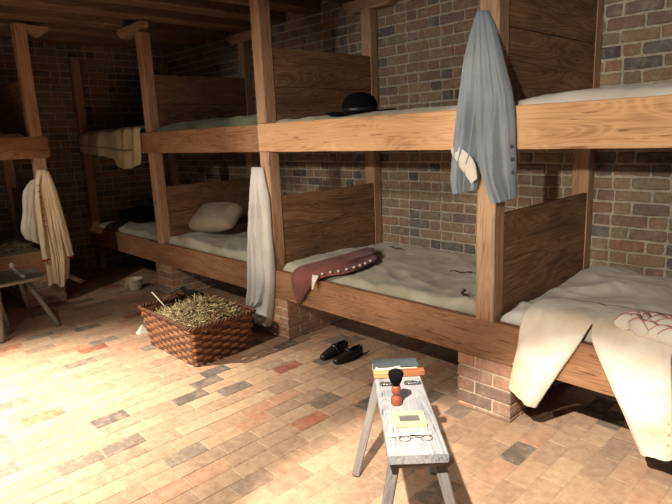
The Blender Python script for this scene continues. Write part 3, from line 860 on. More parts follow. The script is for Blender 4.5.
# ruffled cloth with pink piping, lying on the breeches
ru = thing('ruffled_cap', 'crumpled cream cloth with pink piped frills lying on the breeches', 'cap', (0.885, 0.01, 0.680))
mb = MB(); mp_ = MB()
rnd = random.Random(5)
lob = [(-.10, .045, .2, .075), (-.065, .06, -.3, .085), (-.03, .07, -.1, .09), (.015, .06, .3, .09), (.05, .05, -.4, .09), (.085, .03, .1, .08),
       (-.115, .005, .5, .08), (-.08, .01, -.6, .09), (-.045, .02, -.9, .09), (-.005, .02, .8, .10), (.035, .005, .5, .10), (.075, -.01, .9, .09), (.105, -.03, .3, .08),
       (-.05, -.035, -.5, .09), (-.01, -.045, -.2, .10), (.035, -.05, .4, .09), (.07, -.06, .1, .09)]
for k, (ax_, ay, yaw, L_) in enumerate(lob):
    L_ *= 1.15; ax_ *= 1.12; ay *= 1.25; n1_, n2_ = 12, 10; V = []; F = []; crest = []
    lift = 0.012+0.018*math.exp(-((ax_)/.08)**2-(ay/.06)**2)
    bend = rnd.uniform(-.25, .25)
    for i in range(n1_+1):
        t = i/n1_; a0 = yaw+bend*(t-.5)*4
        cx_ = ax_+(t-.5)*L_*cos(yaw)-bend*L_*(t-.5)**2*sin(yaw)*2; cy_ = ay+(t-.5)*L_*sin(yaw)+bend*L_*(t-.5)**2*cos(yaw)*2
        w = (sin(pi*min(.97, max(.03, t)))**.6)
        for j in range(n2_):
            a = 2*pi*j/n2_
            oy = .0150*w*cos(a); oz = lift+.042*w*sin(a)
            V.append((cx_-sin(a0)*oy, cy_+cos(a0)*oy, oz))
        crest.append((cx_+sin(a0)*.007*w, cy_-cos(a0)*.007*w, lift+.0415*w))
    for i in range(n1_):
        for j in range(n2_):
            F.append((i*n2_+j, (i+1)*n2_+j, (i+1)*n2_+(j+1) % n2_, i*n2_+(j+1) % n2_))
    F += [tuple(range(n2_)), tuple(range(n1_*n2_+n2_-1, n1_*n2_-1, -1))]
    mb.add(V, F, None, (0.5, 0.5, 0), True)
    tube(mp_, crest, 0.0021, 6)
o = mb.build('frill', WHITEC, ru)
mp_.build('piping', PIPINGP, ru)

# faded red waistcoat
wc = thing('waistcoat', 'faded red waistcoat with white buttons lying across the middle lower bunk', 'waistcoat', (-1.3, 0.2, 0.6))
rows = [((-1.500, -.03, .345), (-1.475, -.03, .340), .008), ((-1.535, -.03, .42), (-1.40, -.03, .425), .014), ((-1.555, -.025, .54), (-1.30, -.025, .535), .022), ((-1.54, .03, .605), (-1.20, -.012, .592), .03),
        ((-1.48, .20, .628), (-1.08, .07, .618), .04), ((-1.455, .44, .638), (-1.06, .22, .628), .045), ((-1.47, .68, .638), (-1.13, .46, .625), .045), ((-1.44, .76, .628), (-1.20, .56, .615), .03)]
garment('waistcoat_body', local(rows, wc), [FRONT, FRONT, (0, -1, .5), (0, -.4, 1), (0, 0, 1), (0, 0, 1), (0, 0, 1), (0, 0, 1)], 5, 0.024, 71, RED, wc, ns=60, closed_end=True, face=-1)
mb = MB()
for (x, y, z) in ((-1.20, -.028, .606), (-1.155, .01, .618), (-1.11, .045, .625), (-1.08, .095, .632), (-1.063, .15, .637), (-1.056, .205, .642), (-1.066, .27, .642), (-1.09, .35, .642)):
    mb = MB(); button(mb, Vector((x, y-0.005, z+0.012))-Vector(wc.location), (.4, -.5, .8), 0.010, 0.008); mb.build('button', BUTTON, wc)
rows = [((-1.30, -.04, .60), (-1.23, -.035, .60), .01), ((-1.285, -.055, .56), (-1.245, -.055, .56), .01), ((-1.285, -.06, .50), (-1.268, -.06, .505), .008)]
garment('white_tie', local(rows, wc), FRONT, 2, 0.005, 3, WHITEC, wc, nu=12, ns=10)

# small buckled strap ends lying on the middle sheet
for (x, y, z, a, L_) in ((-1.36, .93, .617, -0.1, .11), (-.50, .60, .607, .4, .13), (-.15, .115, .640, -.9, .12)):
    t = thing('leather_strap', {-1.36: 'small dark strap with a buckle at the back corner of the middle sheet', -.5: 'small dark looped strap in the middle of the linen sheet', -.15: 'dark leather strap on the middle sheet close to the tall post'}[x], 'strap', (x, y, z), a)
    mb = MB(); pts = [(-L_/2+L_*i/8, 0.012*sin(i*0.9), 0.003+0.002*sin(i)) for i in range(9)]
    V = []; F = []
    for p in pts:
        for (dy, dz) in ((-.007, 0), (.007, 0), (.007, .004), (-.007, .004)): V.append((p[0], p[1]+dy, p[2]+dz))
    for i in range(8):
        for q in range(4): F.append((i*4+q, i*4+(q+1) % 4, i*4+4+(q+1) % 4, i*4+4+q))
    F += [(3, 2, 1, 0), (32, 33, 34, 35)]
    mb.add(V, F); mb.build('strap', LEATHER, t)
    mb = MB(); tube(mb, [(L_/2, -.012, .006), (L_/2+.02, -.012, .006), (L_/2+.02, .014, .006), (L_/2, .014, .006), (L_/2, -.012, .006)], .0025, 6)
    mb.build('buckle', DMETAL, t)

# ------------------------------------------------------------------ stuffed sack, black bundle, hat
def pillow(name, loc, rot, size, mat, label, cat, seed, dent=0.02, parent=None):
    mb = MB(); n = 36; m_ = 22; V = []; F = []
    sx, sy, sz = size
    for j in range(m_+1):
        ph = -pi/2+pi*j/m_
        for i in range(n):
            th = 2*pi*i/n
            cx = math.copysign(abs(cos(th))**0.55, cos(th)); sy_ = math.copysign(abs(sin(th))**0.55, sin(th))
            r = abs(cos(ph))**0.75
            pinch = 1+0.16*(abs(cx*sy_)**2)*r
            p = Vector((cx*r*sx/2*pinch, sy_*r*sy/2*pinch, math.copysign(abs(sin(ph))**0.9, sin(ph))*sz/2))
            p += noise.noise_vector(p*7+Vector((seed, 0, 0)))*dent + noise.noise_vector(p*18+Vector((0, seed, 0)))*dent*0.35
            V.append(p)
    for j in range(m_):
        for i in range(n):
            a = j*n+i; b = j*n+(i+1) % n
            F.append((a, b, b+n, a+n))
    mb.add(V, F, None, (0.5, 0.5, 0), True)
    o = mb.build(name, mat, parent, subsurf=1)
    o.location = loc; o.rotation_euler = rot
    if label: tag(o, label, cat)
    return o
pillow('stuffed_sack', (-3.28, 0.42, 0.79), (radians(40), radians(-5), radians(8)), (0.62, 0.33, 0.22), SACK, 'stuffed tan sackcloth pillow leaning on the bunk left of the white shirt', 'pillow', 3.3)
pillow('bundle', (-5.02, 0.42, 0.71), (radians(5), 0, radians(5)), (0.54, 0.34, 0.15), BLACKF, 'black cloth bundle on the lower bunk in the far left corner', 'bundle', 9.1, 0.03)

hat = thing('hat', 'black felt round hat on the upper rail bed beside the partition', 'hat', (-1.01, 0.20, 1.686), 0.3)
mb = MB()
lathe(mb, [(0.100, 0.0), (0.106, 0.02), (0.106, 0.05), (0.100, 0.078), (0.086, 0.104), (0.064, 0.122), (0.034, 0.132), (0.0001, 0.134)], (0, 0, 0.008), (0, 0, 1), 32, squash=(1.12, .95))
mb.build('crown', BLACKF, hat)
mb = MB(); V = []; F = []; n = 40
for k, (r, h) in enumerate(((0.098, 0.012), (0.13, 0.006), (0.17, 0.006), (0.205, 0.012), (0.206, 0.016), (0.17, 0.011), (0.13, 0.011), (0.100, 0.018))):
    for i in range(n):
        a = 2*pi*i/n
        w = 0.012*cos(2*a+0.4)*(r/0.2)**2+0.004*sin(3*a)*(r/0.2)
        V.append((r*cos(a)*1.18, r*sin(a)*0.98, h+w))
for k in range(8):
    for i in range(n):
        a = k*n+i; b = k*n+(i+1) % n; c = ((k+1) % 8)*n+(i+1) % n; d = ((k+1) % 8)*n+i
        F.append((a, d, c, b))
mb.add(V, F, None, (0.5, 0.5, 0), True); mb.build('brim', BLACKF, hat)
mb = MB(); lathe(mb, [(0.1045, 0.012), (0.1085, 0.016), (0.1085, 0.034), (0.105, 0.037)], (0, 0, 0.008), (0, 0, 1), 32, squash=(1.12, .95)); mb.build('hat_band', LEATHER, hat)

# ------------------------------------------------------------------ straw
def straws(mb, n, place, length=(0.06, 0.16), r=0.0016, tilt=0.35, rnd=None):
    for i in range(n):
        x, y, z = place()
        L_ = rnd.uniform(*length); a = rnd.uniform(0, 2*pi); t = rnd.gauss(0, tilt)
        d = Vector((cos(a)*cos(t), sin(a)*cos(t), sin(t)))
        b = Vector((-sin(a), cos(a), 0))*rnd.uniform(-0.02, 0.02)+Vector((0, 0, rnd.uniform(-0.004, 0.014)))
        c = Vector((x, y, z))
        pts = [c-d*L_/2, c+b*0.8, c+d*L_/2]
        v = rnd.random()
        # flat split blade
        V = []; w = Vector((-d.y, d.x, 0.3)).normalized()*r*1.4; h = Vector((0, 0, r))
        for p in pts: V += [p-w, p+h, p+w]
        mb.add(V, [(0, 1, 4, 3), (1, 2, 5, 4), (2, 0, 3, 5), (3, 4, 7, 6), (4, 5, 8, 7), (5, 3, 6, 8)], None, (v, .5, 0))

rs = random.Random(77)
mb = MB()
# straw bed base and loose blades
V = []; F = []; nx_, ny_ = 40, 60
x0, x1, y0, y1 = XL+0.03, LX-0.06, -2.62, -0.92
for j in range(ny_+1):
    for i in range(nx_+1):
        x = lerp(x0, x1, i/nx_); y = lerp(y0, y1, j/ny_)
        e = min(x-x0, x1-x, y-y0, y1-y)
        V.append((x, y, 0.5285+min(1, e/0.08)*(0.035+0.02*noise.noise(Vector((x*5, y*5, 1)))+0.012*noise.noise(Vector((x*30, y*30, 1))))))
for j in range(ny_):
    for i in range(nx_):
        a = j*(nx_+1)+i; F.append((a, a+1, a+nx_+2, a+nx_+1))
mb.add(V, F, None, (0.1, .5, 0), True)
straws(mb, 1500, lambda: (rs.uniform(x0+.08, x1-.08), rs.uniform(-1.9, y1-.08), rs.uniform(.567, .60)), rnd=rs)
tag(mb.build('straw_bed', STRAWD), 'loose old straw covering the lower left bunk', 'straw', kind='stuff')
bedding('bed_sheet', XL+0.03, LX-0.055, -2.62, -0.90, UT, 1.685, SHEET, 'crumpled pale sheet on the upper left bunk', 'bedding', 31.0, 0.022, nx=50, ny=70, scale=(4, 5))

# ------------------------------------------------------------------ basket
bk = thing('basket', 'rectangular brown woven basket full of straw on the brick floor', 'basket', (-2.12, -0.53, 0.0))
def rrect(hx, hy, r, n=96):
    pts = []
    P = [(hx-r, hy-r, 0), (-hx+r, hy-r, 90), (-hx+r, -hy+r, 180), (hx-r, -hy+r, 270)]
    cor = []
    for (cx_, cy_, a0) in P:
        for q in range(5):
            a = radians(a0+q*22.5); cor.append(Vector((cx_+r*cos(a), cy_+r*sin(a), 0)))
    cor.append(cor[0])
    d = [0]
    for i in range(1, len(cor)): d.append(d[-1]+(cor[i]-cor[i-1]).length)
    for k in range(n):
        s = d[-1]*k/n
        for i in range(len(cor)-1):
            if d[i+1] >= s: break
        t = (s-d[i])/max(1e-9, d[i+1]-d[i]); pts.append(cor[i].lerp(cor[i+1], t))
    return pts
BH = 0.298
def bsec(z):   # half sizes at a height
    t = z/BH
    return (lerp(0.352, 0.408, t), lerp(0.235, 0.268, t))
NS = 32
mb = MB()
nrow = 10
for r_ in range(nrow):
    z0 = 0.008+r_*(BH-0.012)/nrow; z1 = z0+(BH-0.012)/nrow*0.84
    npt = NS*4
    hx, hy = bsec((z0+z1)/2)
    pts = rrect(hx, hy, 0.04, npt)
    V = []; cs = []
    sh_ = rs.random()
    for k, p in enumerate(pts):
        nrm = Vector((p.x/hx, p.y/hy, 0))
        nrm = Vector((math.copysign(abs(nrm.x)**6, nrm.x), math.copysign(abs(nrm.y)**6, nrm.y), 0)).normalized()
        w = 0.0048*math.tanh(6*sin(2*pi*(k+.01)/8.0+pi*r_))
        outer = w > 0
        o1 = p+nrm*(w+0.0045); o0 = p+nrm*(w-0.001)
        V += [(o0.x, o0.y, z0), (o1.x, o1.y, z0+0.002), (o1.x, o1.y, z1-0.002), (o0.x, o0.y, z1)]
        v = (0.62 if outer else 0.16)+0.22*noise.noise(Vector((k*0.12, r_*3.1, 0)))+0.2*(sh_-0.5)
        cs += [(v, .5, 0)]*4
    F = []
    for k in range(npt):
        a = k*4; b = ((k+1) % npt)*4
        for q in range(4): F.append((a+q, a+(q+1) % 4, b+(q+1) % 4, b+q))
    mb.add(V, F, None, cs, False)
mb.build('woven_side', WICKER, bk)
mb = MB()
pb = rrect(*bsec(0.01), 0.04, NS); pt = rrect(*bsec(BH), 0.04, NS)
for k in range(NS):
    a = pb[k]; b = pt[k]
    tdir = (pb[(k+1) % NS]-pb[k-1]).normalized(); nrm = Vector((tdir.y, -tdir.x, 0))
    w = 0.0135
    V = []
    for (p, z) in ((a, 0.004), (b, BH)):
        for (s, d) in ((-w, -.002), (w, -.002), (w, .002), (-w, .002)):
            q = p+tdir*s+nrm*d; V.append((q.x, q.y, z))
    mb.add(V, [(0, 1, 5, 4), (1, 2, 6, 5), (2, 3, 7, 6), (3, 0, 4, 7)], None, (rs.uniform(.1, .5), .5, 0))
mb.build('stake', WICKER, bk)['kind'] = 'stuff'
mb = MB(); hx, hy = bsec(0)
mb.add([(-hx+.02, -hy+.02, .003), (hx-.02, -hy+.02, .003), (hx-.02, hy-.02, .003), (-hx+.02, hy-.02, .003), (-hx+.02, -hy+.02, .012), (hx-.02, -hy+.02, .012), (hx-.02, hy-.02, .012), (-hx+.02, hy-.02, .012)],
       [(3, 2, 1, 0), (4, 5, 6, 7), (0, 1, 5, 4), (1, 2, 6, 5), (2, 3, 7, 6), (3, 0, 4, 7)], None, (.3, .5, 0))
mb.build('bottom', WICKER, bk)
# plaited rim
mb = MB()
for s in range(3):
    hx, hy = bsec(BH); pts = rrect(hx+0.006, hy+0.006, 0.045, 300); P = []
    for k, p in enumerate(pts):
        nrm = Vector((p.x/hx, p.y/hy, 0)).normalized(); ph = 2*pi*k/10+s*2*pi/3
        P.append((p.x+nrm.x*0.011*cos(ph), p.y+nrm.y*0.011*cos(ph), BH+0.004+0.010*sin(ph)))
    P.append(P[0]); tube(mb, P, 0.0075, 6, (0.12+0.10*s, .5, 0), caps=False)
mb.build('rim', WICKER, bk)
for sx in (1, -1):
    mb = MB(); P = []
    for k in range(15):
        a = pi*k/14
        P.append((sx*(0.395-0.05*sin(a)), 0.075*cos(a), BH+0.0+0.055*sin(a)))
    tube(mb, P, 0.008, 8, (0.3, .5, 0)); mb.build('handle', WICKER, bk)
# straw in the basket (a thing of its own)
mb = MB(); V = []; F = []; nx_, ny_ = 36, 24
def sz(x, y):
    u = x/0.36; v = y/0.23
    left = max(0.0, min(1.0, (x+0.30)/0.30))
    return 0.225 + (0.085*left)*(max(0.0, 1-0.6*u*u-0.55*v*v)) + 0.035*left*math.exp(-((x-0.05)/.2)**2-((y-.05)/.14)**2)+0.012*noise.noise(Vector((x*14, y*14, 0)))
for j in range(ny_+1):
    for i in range(nx_+1):
        x = lerp(-.368, .368, i/nx_); y = lerp(-.226, .226, j/ny_)
        V.append((x-2.12, y-.53, sz(x, y)))
base_n = len(V)
for j in range(ny_):
    for i in range(nx_):
        a = j*(nx_+1)+i; F.append((a, a+1, a+nx_+2, a+nx_+1))
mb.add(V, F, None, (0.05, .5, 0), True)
def pl_():
    x = rs.uniform(-.34, .34); y = rs.uniform(-.21, .21)
    if x < -0.16 and rs.random() < 0.5: x = -x
    return (x-2.12, y-.53, sz(x, y)+rs.uniform(0.0, .022))
straws(mb, 1900, pl_, (0.06, 0.19), 0.0023, 0.36, rs)
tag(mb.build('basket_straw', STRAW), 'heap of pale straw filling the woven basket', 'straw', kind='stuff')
st_ = MB(); tube(st_, [(-2.565, -.66, .385), (-2.40, -.62, .262)], .005, 6)
tag(st_.build('peg', BONE), 'thin pale wooden peg sticking up from the basket straw', 'peg')
# dark metal ladle-like pan leaning in the basket
pn = thing('pan', 'dark iron pan with curved rim leaning at the back left of the basket straw', 'pan', (-2.32, -0.42, 0.375), 0.5)
pn.rotation_euler = (radians(-32), radians(12), 0.5)
mb = MB(); lathe(mb, [(0.0001, -.055), (0.05, -.052), (0.085, -.03), (0.105, 0.0), (0.108, .006), (0.102, .004), (0.082, -.024), (0.048, -.045), (0.0001, -.048)], (0, 0, 0), (0, 0, 1), 28); mb.build('bowl', DMETAL, pn)
mb = MB(); tube(mb, [(-.108, 0, .0), (-.15, 0, -.01), (-.18, 0, -.045), (-.19, 0, -.085)], .009, 8); mb.build('handle', DMETAL, pn)
mb = MB(); lathe(mb, [(0.012, 0), (0.014, .008), (0.0001, .014)], (0.105, 0.0, 0.004), (0, 0, 1), 12); mb.build('rivet', STEEL, pn)
# small white card beside the basket
mb = MB(); V = [(-2.80, -.74, .004), (-2.70, -.70, .004), (-2.745, -.715, .085), (-2.80, -.744, .002), (-2.70, -.704, .002), (-2.745, -.719, .083)]
mb = MB(); 
for (dy) in (0, .045):
    pass
V = [(-2.735, -.735, 0), (-2.735, -.655, 0), (-2.765, -.69, .075), (-2.80, -.735, 0), (-2.80, -.655, 0)]
mb.add([V[0], V[1], V[2], V[3], V[4]], [(0, 1, 2), (1, 4, 2), (4, 3, 2), (3, 0, 2), (0, 3, 4, 1)])
tag(mb.build('paper_cone', PAPER), 'small white folded paper standing left of the basket', 'paper')

# ------------------------------------------------------------------ pale pot on the floor
pot = thing('chamber_pot', 'small pale glazed pot with a handle on the floor under the far bunk', 'pot', (-4.16, -0.13, 0.0), -0.6)
mb = MB(); lathe(mb, [(0.0001, .001), (0.068, .001), (0.078, .012), (0.098, .085), (0.102, .115), (0.116, .126), (0.118, .131), (0.108, .131), (0.096, .114), (0.090, .085), (0.07, .016), (0.0001, .012)], (0, 0, 0), (0, 0, 1), 32); mb.build('bowl', ENAMEL, pot)
mb = MB(); tube(mb, [(0.098, 0, .105), (0.135, 0, .10), (0.145, 0, .075), (0.125, 0, .045), (0.088, 0, .045)], .008, 8); mb.build('handle', ENAMEL, pot)
pot.rotation_euler.z = -1.2; pot.scale = (.88, .88, .95)

# ------------------------------------------------------------------ shoes
def shoe(loc, rz, label, mirror=1):
    t = thing('shoe', label, 'shoe', loc, rz, 'black buckled shoes')
    def prof(u):      # half width and centre shift along the shoe; u=0 heel, 1 toe
        w = 0.030+0.012*sin(pi*min(1, u*1.15))*1.0
        w = 0.031 if u < 0.05 else w
        if u > 0.82: w *= sqrt(max(0.0, 1-((u-0.82)/0.18)**2*0.9))
        if u < 0.10: w *= sqrt(max(0.12, 1-((0.10-u)/0.10)**2*0.75))
        return w, 0.006*sin(pi*u)*mirror
    L_ = 0.27
    mb = MB(); V = []; F = []; n = 26
    for i in range(n+1):
        u = i/n; w, c = prof(u); w += .003
        lift = 0.006*max(0, (u-.7)/.3)**2
        for (s, z) in ((-1, lift), (1, lift), (1, .009+lift), (-1, .009+lift)): V.append((c+s*w, u*L_, z+(0.012 if 0.28 < u else 0.0)*0 + 0.0))
    for i in range(n):
        for q in range(4): F.append((i*4+q, i*4+(q+1) % 4, i*4+4+(q+1) % 4, i*4+4+q))
    F += [(3, 2, 1, 0), (n*4, n*4+1, n*4+2, n*4+3)]
    mb.add(V, F, None); mb.build('sole', LEATHER, t)
    # upper: open shell
    mb = MB(); V = []; F = []; n = 30; m_ = 16
    for i in range(n+1):
        u = i/n; w, c = prof(u)
        hgt = 0.052+0.012*cos(u*2.4)
        if u > 0.45: hgt = lerp(0.060, 0.026, ((u-0.45)/0.55)**0.8)
        if u > 0.93: hgt *= sqrt(max(0.05, 1-((u-.93)/.07)**2*.9))
        openw = 0.0
        if u < 0.50: openw = 0.62*min(1, (0.50-u)/0.12)
        if u < 0.06: openw *= 0.7
        for j in range(m_+1):
            a = j/m_*2-1           # -1..1 across
            th = a*(pi/2)
            lim = openw
            # arc from sole edge, over the top, leaving the collar open
            if lim > 0:
                if j <= m_//2: aa = -1+(1-lim*0.55)*(j/(m_//2))
                else: aa = lim*0.55+(1-lim*0.55)*((j-m_//2-1)/(m_-m_//2-1))
            else: aa = a
            th = aa*(pi/2)
            x = c+w*math.copysign(abs(sin(th))**0.8, th)
            z = 0.009+hgt*max(0, cos(th))**0.6
            V.append((x, u*L_, z))
    for i in range(n):
        u = (i+.5)/n
        for j in range(m_):
            if j == m_//2 and u < 0.49: continue
            a = i*(m_+1)+j
            F.append((a, a+1, a+m_+2, a+m_+1))
    # heel counter
    mb.add(V, F, None, (.5, .5, 0), True)
    mb.add([V[j] for j in range(m_+1)], [tuple(range(m_//2+1)), tuple(range(m_//2+1, m_+1))], None, (.5, .5, 0), True)
    mb.build('upper', LEATHER, t, solidify=0.003, offset=-1)
    mb = MB(); V = [(-.028, -.04, 0), (.028, -.04, 0), (.028, .02, 0), (-.028, .02, 0)]
    mb = MB()
    for i in range(13):
        pass
    P = [(0.044*cos(a)*0.62, 0.140+0.0, 0.040) for a in (0,)]
    pts = []
    for k in range(9):
        a = -pi/2+pi*k/8
        pts.append((0.041*sin(a), 0.128, 0.014+0.056*cos(a)))
    V = []; F = []
    for p in pts:
        V += [(p[0], p[1]-.011, p[2]), (p[0], p[1]+.011, p[2]-.004), (p[0], p[1]+.011, p[2]-.001), (p[0], p[1]-.011, p[2]+.003)]
    for i in range(8):
        for q in range(4): F.append((i*4+q, i*4+4+q, i*4+4+(q+1) % 4, i*4+(q+1) % 4))
    mb.add(V, F, None, (.5, .5, 0), True); mb.build('strap', LEATHER, t)
    mb = MB(); tube(mb, [(-.016, .113, .074), (.016, .113, .074), (.018, .142, .070), (-.018, .142, .070), (-.016, .113, .074)], .0028, 6); mb.build('buckle', STEEL, t)
    mb = MB(); lumber(mb, (-.0, .002, .004), (0, .062, .004), (1, 0, 0), .052, .02, seg=4, ch=.004); 
    return t
shoe((-1.195, 0.17, 0.001), pi+0.05, 'left one of two black buckled shoes on the floor, farther from the bench', 1)
shoe((-1.055, 0.18, 0.001), pi-0.02, 'right one of two black buckled shoes on the floor, nearer to the bench', -1)

# ------------------------------------------------------------------ bench and what lies on it
BX = Vector((0.575, -0.547, 0)).normalized()          # along, towards the camera
ang = math.atan2(BX.y, BX.x)
bench = thing('bench', 'narrow weathered grey wooden bench with splayed legs in the foreground', 'bench', (0.19, -0.852, 0.0), ang)
BL, BW, BZ = 0.80, 0.215, 0.452
mb = MB(); lumber(mb, (-BL/2, 0, BZ-.017), (BL/2, 0, BZ-.017), (0, 1, 0), BW, .034, seg=22, rough=.0022, ch=.005); mb.build('seat_board', GREYW, bench)
for sx in (-1, 1):
    for sy in (-1, 1):
        mb = MB()
        top = Vector((sx*0.335, sy*0.075, BZ-.034)); bot = Vector((sx*0.42 if sx > 0 else -0.20-0.0, sy*0.0, 0))
        foot = {(-1, -1): (-0.15, -0.215), (-1, 1): (-0.145, 0.15), (1, -1): (0.46, -0.17), (1, 1): (0.46, 0.17)}[(sx, sy)]
        bot = Vector((foot[0], foot[1], 0.0))
        lumber(mb, top+(top-bot).normalized()*0.0, bot+(top-bot).normalized()*0.006, (0, 1, 0), .042, .034, seg=10, rough=.0016, ch=.005, taper=.82)
        mb.build('leg', GREYD, bench)
for sx in (-1, 1):
    mb = MB(); lumber(mb, (sx*.335, -.095, BZ-.055), (sx*.335, .095, BZ-.055), (1, 0, 0), .06, .04, seg=5); mb.build('cleat', GREYD, bench)
def onb(a, b): 
    p = Vector((0.19, -0.852, 0))+BX*a+Vector((-BX.y, BX.x, 0))*b
    return p.xy
# items: a = along (towards camera), b = across (positive = right/far side)
t = thing('book', 'slate-blue bound book at the far end of the bench', 'book', (*onb(-.325, .0), BZ+.001), ang)
mb = MB(); lumber(mb, (0, -.105, .004), (0, .105, .004), (1, 0, 0), .085, .006, seg=6, rough=.0006, ch=.001); mb.build('cover', BOOKB, t)
mb = MB(); lumber(mb, (0, -.105, .030), (0, .105, .030), (1, 0, 0), .085, .006, seg=6, rough=.0006, ch=.001); mb.build('cover', BOOKB, t)
mb = MB(); lumber(mb, (-.002, -.100, .017), (-.002, .100, .017), (1, 0, 0), .078, .019, seg=4, rough=.0003, ch=.001); mb.build('pages', PAPER, t)
t = thing('razor_case', 'orange wooden razor case lying across the bench behind the brush', 'case', (*onb(-.245, .005), BZ+.001), ang+.05)
mb = MB(); lumber(mb, (0, -.115, .015), (0, -.012, .015), (1, 0, 0), .042, .028, seg=6, rough=.0006, ch=.003); mb.build('case_end', BOXW, t)
mb = MB(); lumber(mb, (0, -.010, .014), (0, .120, .014), (1, 0, 0), .038, .026, seg=6, rough=.0006, ch=.003); mb.build('case_lid', BOXR, t)
t = thing('razor', 'pale folded razor resting on the orange case beside the blue book', 'razor', (*onb(-.248, -.045), BZ+.032), ang+.08)
mb = MB(); lumber(mb, (0, -.055, .006), (0, .06, .006), (1, 0, 0), .020, .010, seg=6, rough=.0004, ch=.002); mb.build('scale', BONE, t)
mb = MB(); lumber(mb, (0, -.045, .013), (0, .03, .013), (1, 0, 0), .010, .004, seg=4, rough=.0003, ch=.001); mb.build('blade', STEEL, t)
# two small ornate clips
for k, b in enumerate((-.052, .058)):
    t = thing('shoe_buckle', ['left of two ornate silver buckles beside the shaving brush', 'right of two ornate silver buckles beside the shaving brush'][k], 'buckle', (*onb(-.155, b), BZ+.002), ang, 'ornate buckles on the bench')
    mb = MB()
    P = [(.014*math.copysign(abs(cos(a))**.6, cos(a)), .036*math.copysign(abs(sin(a))**.6, sin(a)), .004+.003*abs(cos(a))) for a in [2*pi*i/28 for i in range(29)]]
    tube(mb, P, .0035, 6, caps=False); mb.build('buckle_frame', STEEL, t)
    mb = MB(); 
    for q in range(5): lathe(mb, [(.0035, 0), (.0035, .003), (.0001, .005)], (.014, -.026+.013*q, .006), (0, 0, 1), 8)
    mb.build('bead', DMETAL, t)
    mb = MB(); tube(mb, [(-.012, 0, .004), (.012, 0, .004)], .002, 6); mb.build('tongue', DMETAL, t)
# shaving brush
t = thing('shaving_brush', 'shaving brush with turned red handle and black bristles standing on the bench', 'brush', (*onb(.025, -.035), BZ+.0005), ang)
t.scale = (1.22, 1.22, 1.22)
mb = MB(); lathe(mb, [(.0001, 0), (.017, 0), (.019, .004), (.019, .018), (.017, .026), (.011, .033), (.010, .038), (.015, .043), (.0165, .052), (.0155, .064), (.012, .070), (.0001, .071)], (0, 0, 0), (0, 0, 1), 24); mb.build('handle', BRUSHW, t)
mb = MB()
rb = random.Random(4)
for k in range(420):
    a = rb.uniform(0, 2*pi); r0 = .011*sqrt(rb.random()); r1 = r0*2.9
    h = .060*(1-.28*(r0/.011)**2)*rb.uniform(.94, 1.03)
    p0 = Vector((r0*cos(a), r0*sin(a), .069)); p1 = Vector((r0*1.9*cos(a), r0*1.9*sin(a), .069+h*.5)); p2 = Vector((r1*cos(a)*.86, r1*sin(a)*.86, .069+h))
    w = Vector((-sin(a), cos(a), 0))*.0012; w2 = Vector((cos(a), sin(a), 0))*.0010
    mb.add([p0-w, p0+w, p0+w2, p1-w, p1+w, p1+w2, p2-w*.6, p2+w*.6, p2+w2*.6], [(0, 1, 4, 3), (1, 2, 5, 4), (2, 0, 3, 5), (3, 4, 7, 6), (4, 5, 8, 7), (5, 3, 6, 8), (6, 7, 8)], None, (.5, .5, 0), True)
lathe(mb, [(.010, .066), (.018, .085), (.025, .110), (.024, .120), (.014, .126), (.0001, .128)], (0, 0, 0), (0, 0, 1), 20)
tag(mb.build('bristles', BLACKF, t), kind='stuff')
# framed mirror
t = thing('mirror', 'small mirror in a yellow wooden frame lying on the bench', 'mirror', (*onb(.165, .0), BZ+.001), ang)
fo, fi, fy_, fiy = .050, .027, .062, .040
mb = MB(); h = .014
V = [(-fo, -fy_, 0), (fo, -fy_, 0), (fo, fy_, 0), (-fo, fy_, 0), (-fo, -fy_, h), (fo, -fy_, h), (fo, fy_, h), (-fo, fy_, h),
     (-fi, -fiy, h), (fi, -fiy, h), (fi, fiy, h), (-fi, fiy, h), (-fi, -fiy, h-.006), (fi, -fiy, h-.006), (fi, fiy, h-.006), (-fi, fiy, h-.006)]
F = [(3, 2, 1, 0)]
for q in range(4):
    n = (q+1) % 4
    F += [(q, n, n+4, q+4), (q+4, n+4, n+8, q+8), (q+8, n+8, n+12, q+12)]
F.append((12, 13, 14, 15))
mb.add(V, F); mb.build('frame', FRAMEY, t, bevel=.0015)
mb = MB(); e = .0008
mb.add([(-fi, -fiy, h-.005), (fi, -fiy, h-.005), (fi, fiy, h-.005), (-fi, fiy, h-.005)], [(0, 1, 2, 3)]); mb.build('glass', GLASSM, t, solidify=.0008)
# comb, knife-like white stick and wire spectacles
t = thing('bone_comb', 'flat white bone comb lying across the near end of the bench', 'comb', (*onb(.270, -.012), BZ+.0008), ang+.03)
mb = MB(); lumber(mb, (0, -.082, .003), (0, .080, .003), (1, 0, 0), .018, .005, seg=8, rough=.0004, ch=.001, taper=.7); mb.build('comb_back', BONE, t)
t = thing('spectacles', 'thin wire spectacles lying beside the white comb near the bench end', 'spectacles', (*onb(.298, .005), BZ+.0008), ang)
for s in (-1, 1):
    mb = MB(); tube(mb, [(.017*cos(a), s*.040+.021*sin(a), .0025) for a in [2*pi*i/20 for i in range(21)]], .0011, 5, caps=False); mb.build('lens_rim', STEEL, t)
mb = MB(); tube(mb, [(-.004, -.02, .0025), (-.009, 0, .003), (-.004, .02, .0025)], .0012, 5); mb.build('bridge', STEEL, t)
for s in (-1, 1):
    mb = MB(); tube(mb, [(-.004, s*.061, .003), (-.018, s*.062, .003), (-.021, -s*.02, .003+.0025*(s > 0))], .0011, 5); mb.build('temple', DMETAL, t)

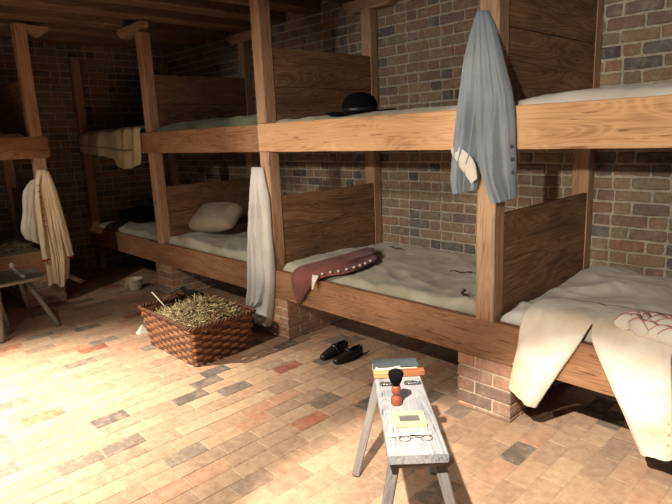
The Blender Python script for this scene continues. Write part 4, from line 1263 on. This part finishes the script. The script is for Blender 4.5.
# ------------------------------------------------------------------ stool and clay pipe
stl = thing('stool', 'low grey wooden stool with round splayed legs at the left edge', 'stool', (-3.89, -1.51, 0), 0.0)
ZS = 0.452
mb = MB(); V = []; F = []; n = 32
for (r, z) in ((.86, -.036), (.97, -.030), (1.0, -.018), (1.0, -.006), (.98, 0)):
    for i in range(n):
        a = 2*pi*i/n
        x = math.copysign(abs(cos(a))**.42, cos(a))*.265*r; y = math.copysign(abs(sin(a))**.42, sin(a))*.40*r
        V.append((x, y, ZS+z)); 
off = 3
gcs = [(v[1]+off, v[0]+off, v[2]) for v in V]
for k in range(4):
    for i in range(n): F.append((k*n+i, k*n+(i+1) % n, (k+1)*n+(i+1) % n, (k+1)*n+i))
F += [tuple(range(n-1, -1, -1)), tuple(range(4*n, 5*n))]
mb.add(V, F, gcs, (.5, .5, 0)); mb.build('seat', STOOLW, stl, bevel=.002)
inv = Matrix.Rotation(0.0, 3, 'Z')
for (tx, ty, fx_, fy2) in ((-3.78, -1.26, -3.545, -1.107), (-3.66, -1.50, -3.464, -1.579), (-3.98, -1.48, -3.848, -1.435), (-4.03, -1.26, -4.17, -1.17)):
    a = inv @ (Vector((tx, ty, ZS-.034))-Vector((-3.89, -1.51, 0))); b = inv @ (Vector((fx_, fy2, 0))-Vector((-3.89, -1.51, 0)))
    mb = MB(); d = (a-b).normalized()
    tube(mb, [a, a.lerp(b, .5), b+d*.004], [.017, .021, .018], 12); o = mb.build('leg', STOOLW, stl)
pp = thing('clay_pipe', 'white clay tobacco pipe lying on the stool', 'pipe', (-3.93, -1.28, ZS+.001), 0.0)
mb = MB(); tube(mb, [(-.22, .02, .014), (-.11, .012, .012), (.0, .0, .012), (.12, -.006, .014), (.245, -.012, .016)], [.014, .012, .012, .014, .017], 10); mb.build('stem', BONE, pp)
mb = MB(); lathe(mb, [(.0001, 0), (.015, .002), (.021, .022), (.022, .050), (.0195, .060), (.015, .058), (.013, .02), (.0001, .012)], (-.22, .018, .012), (-.85, .1, .6), 14); mb.build('bowl', BONE, pp)
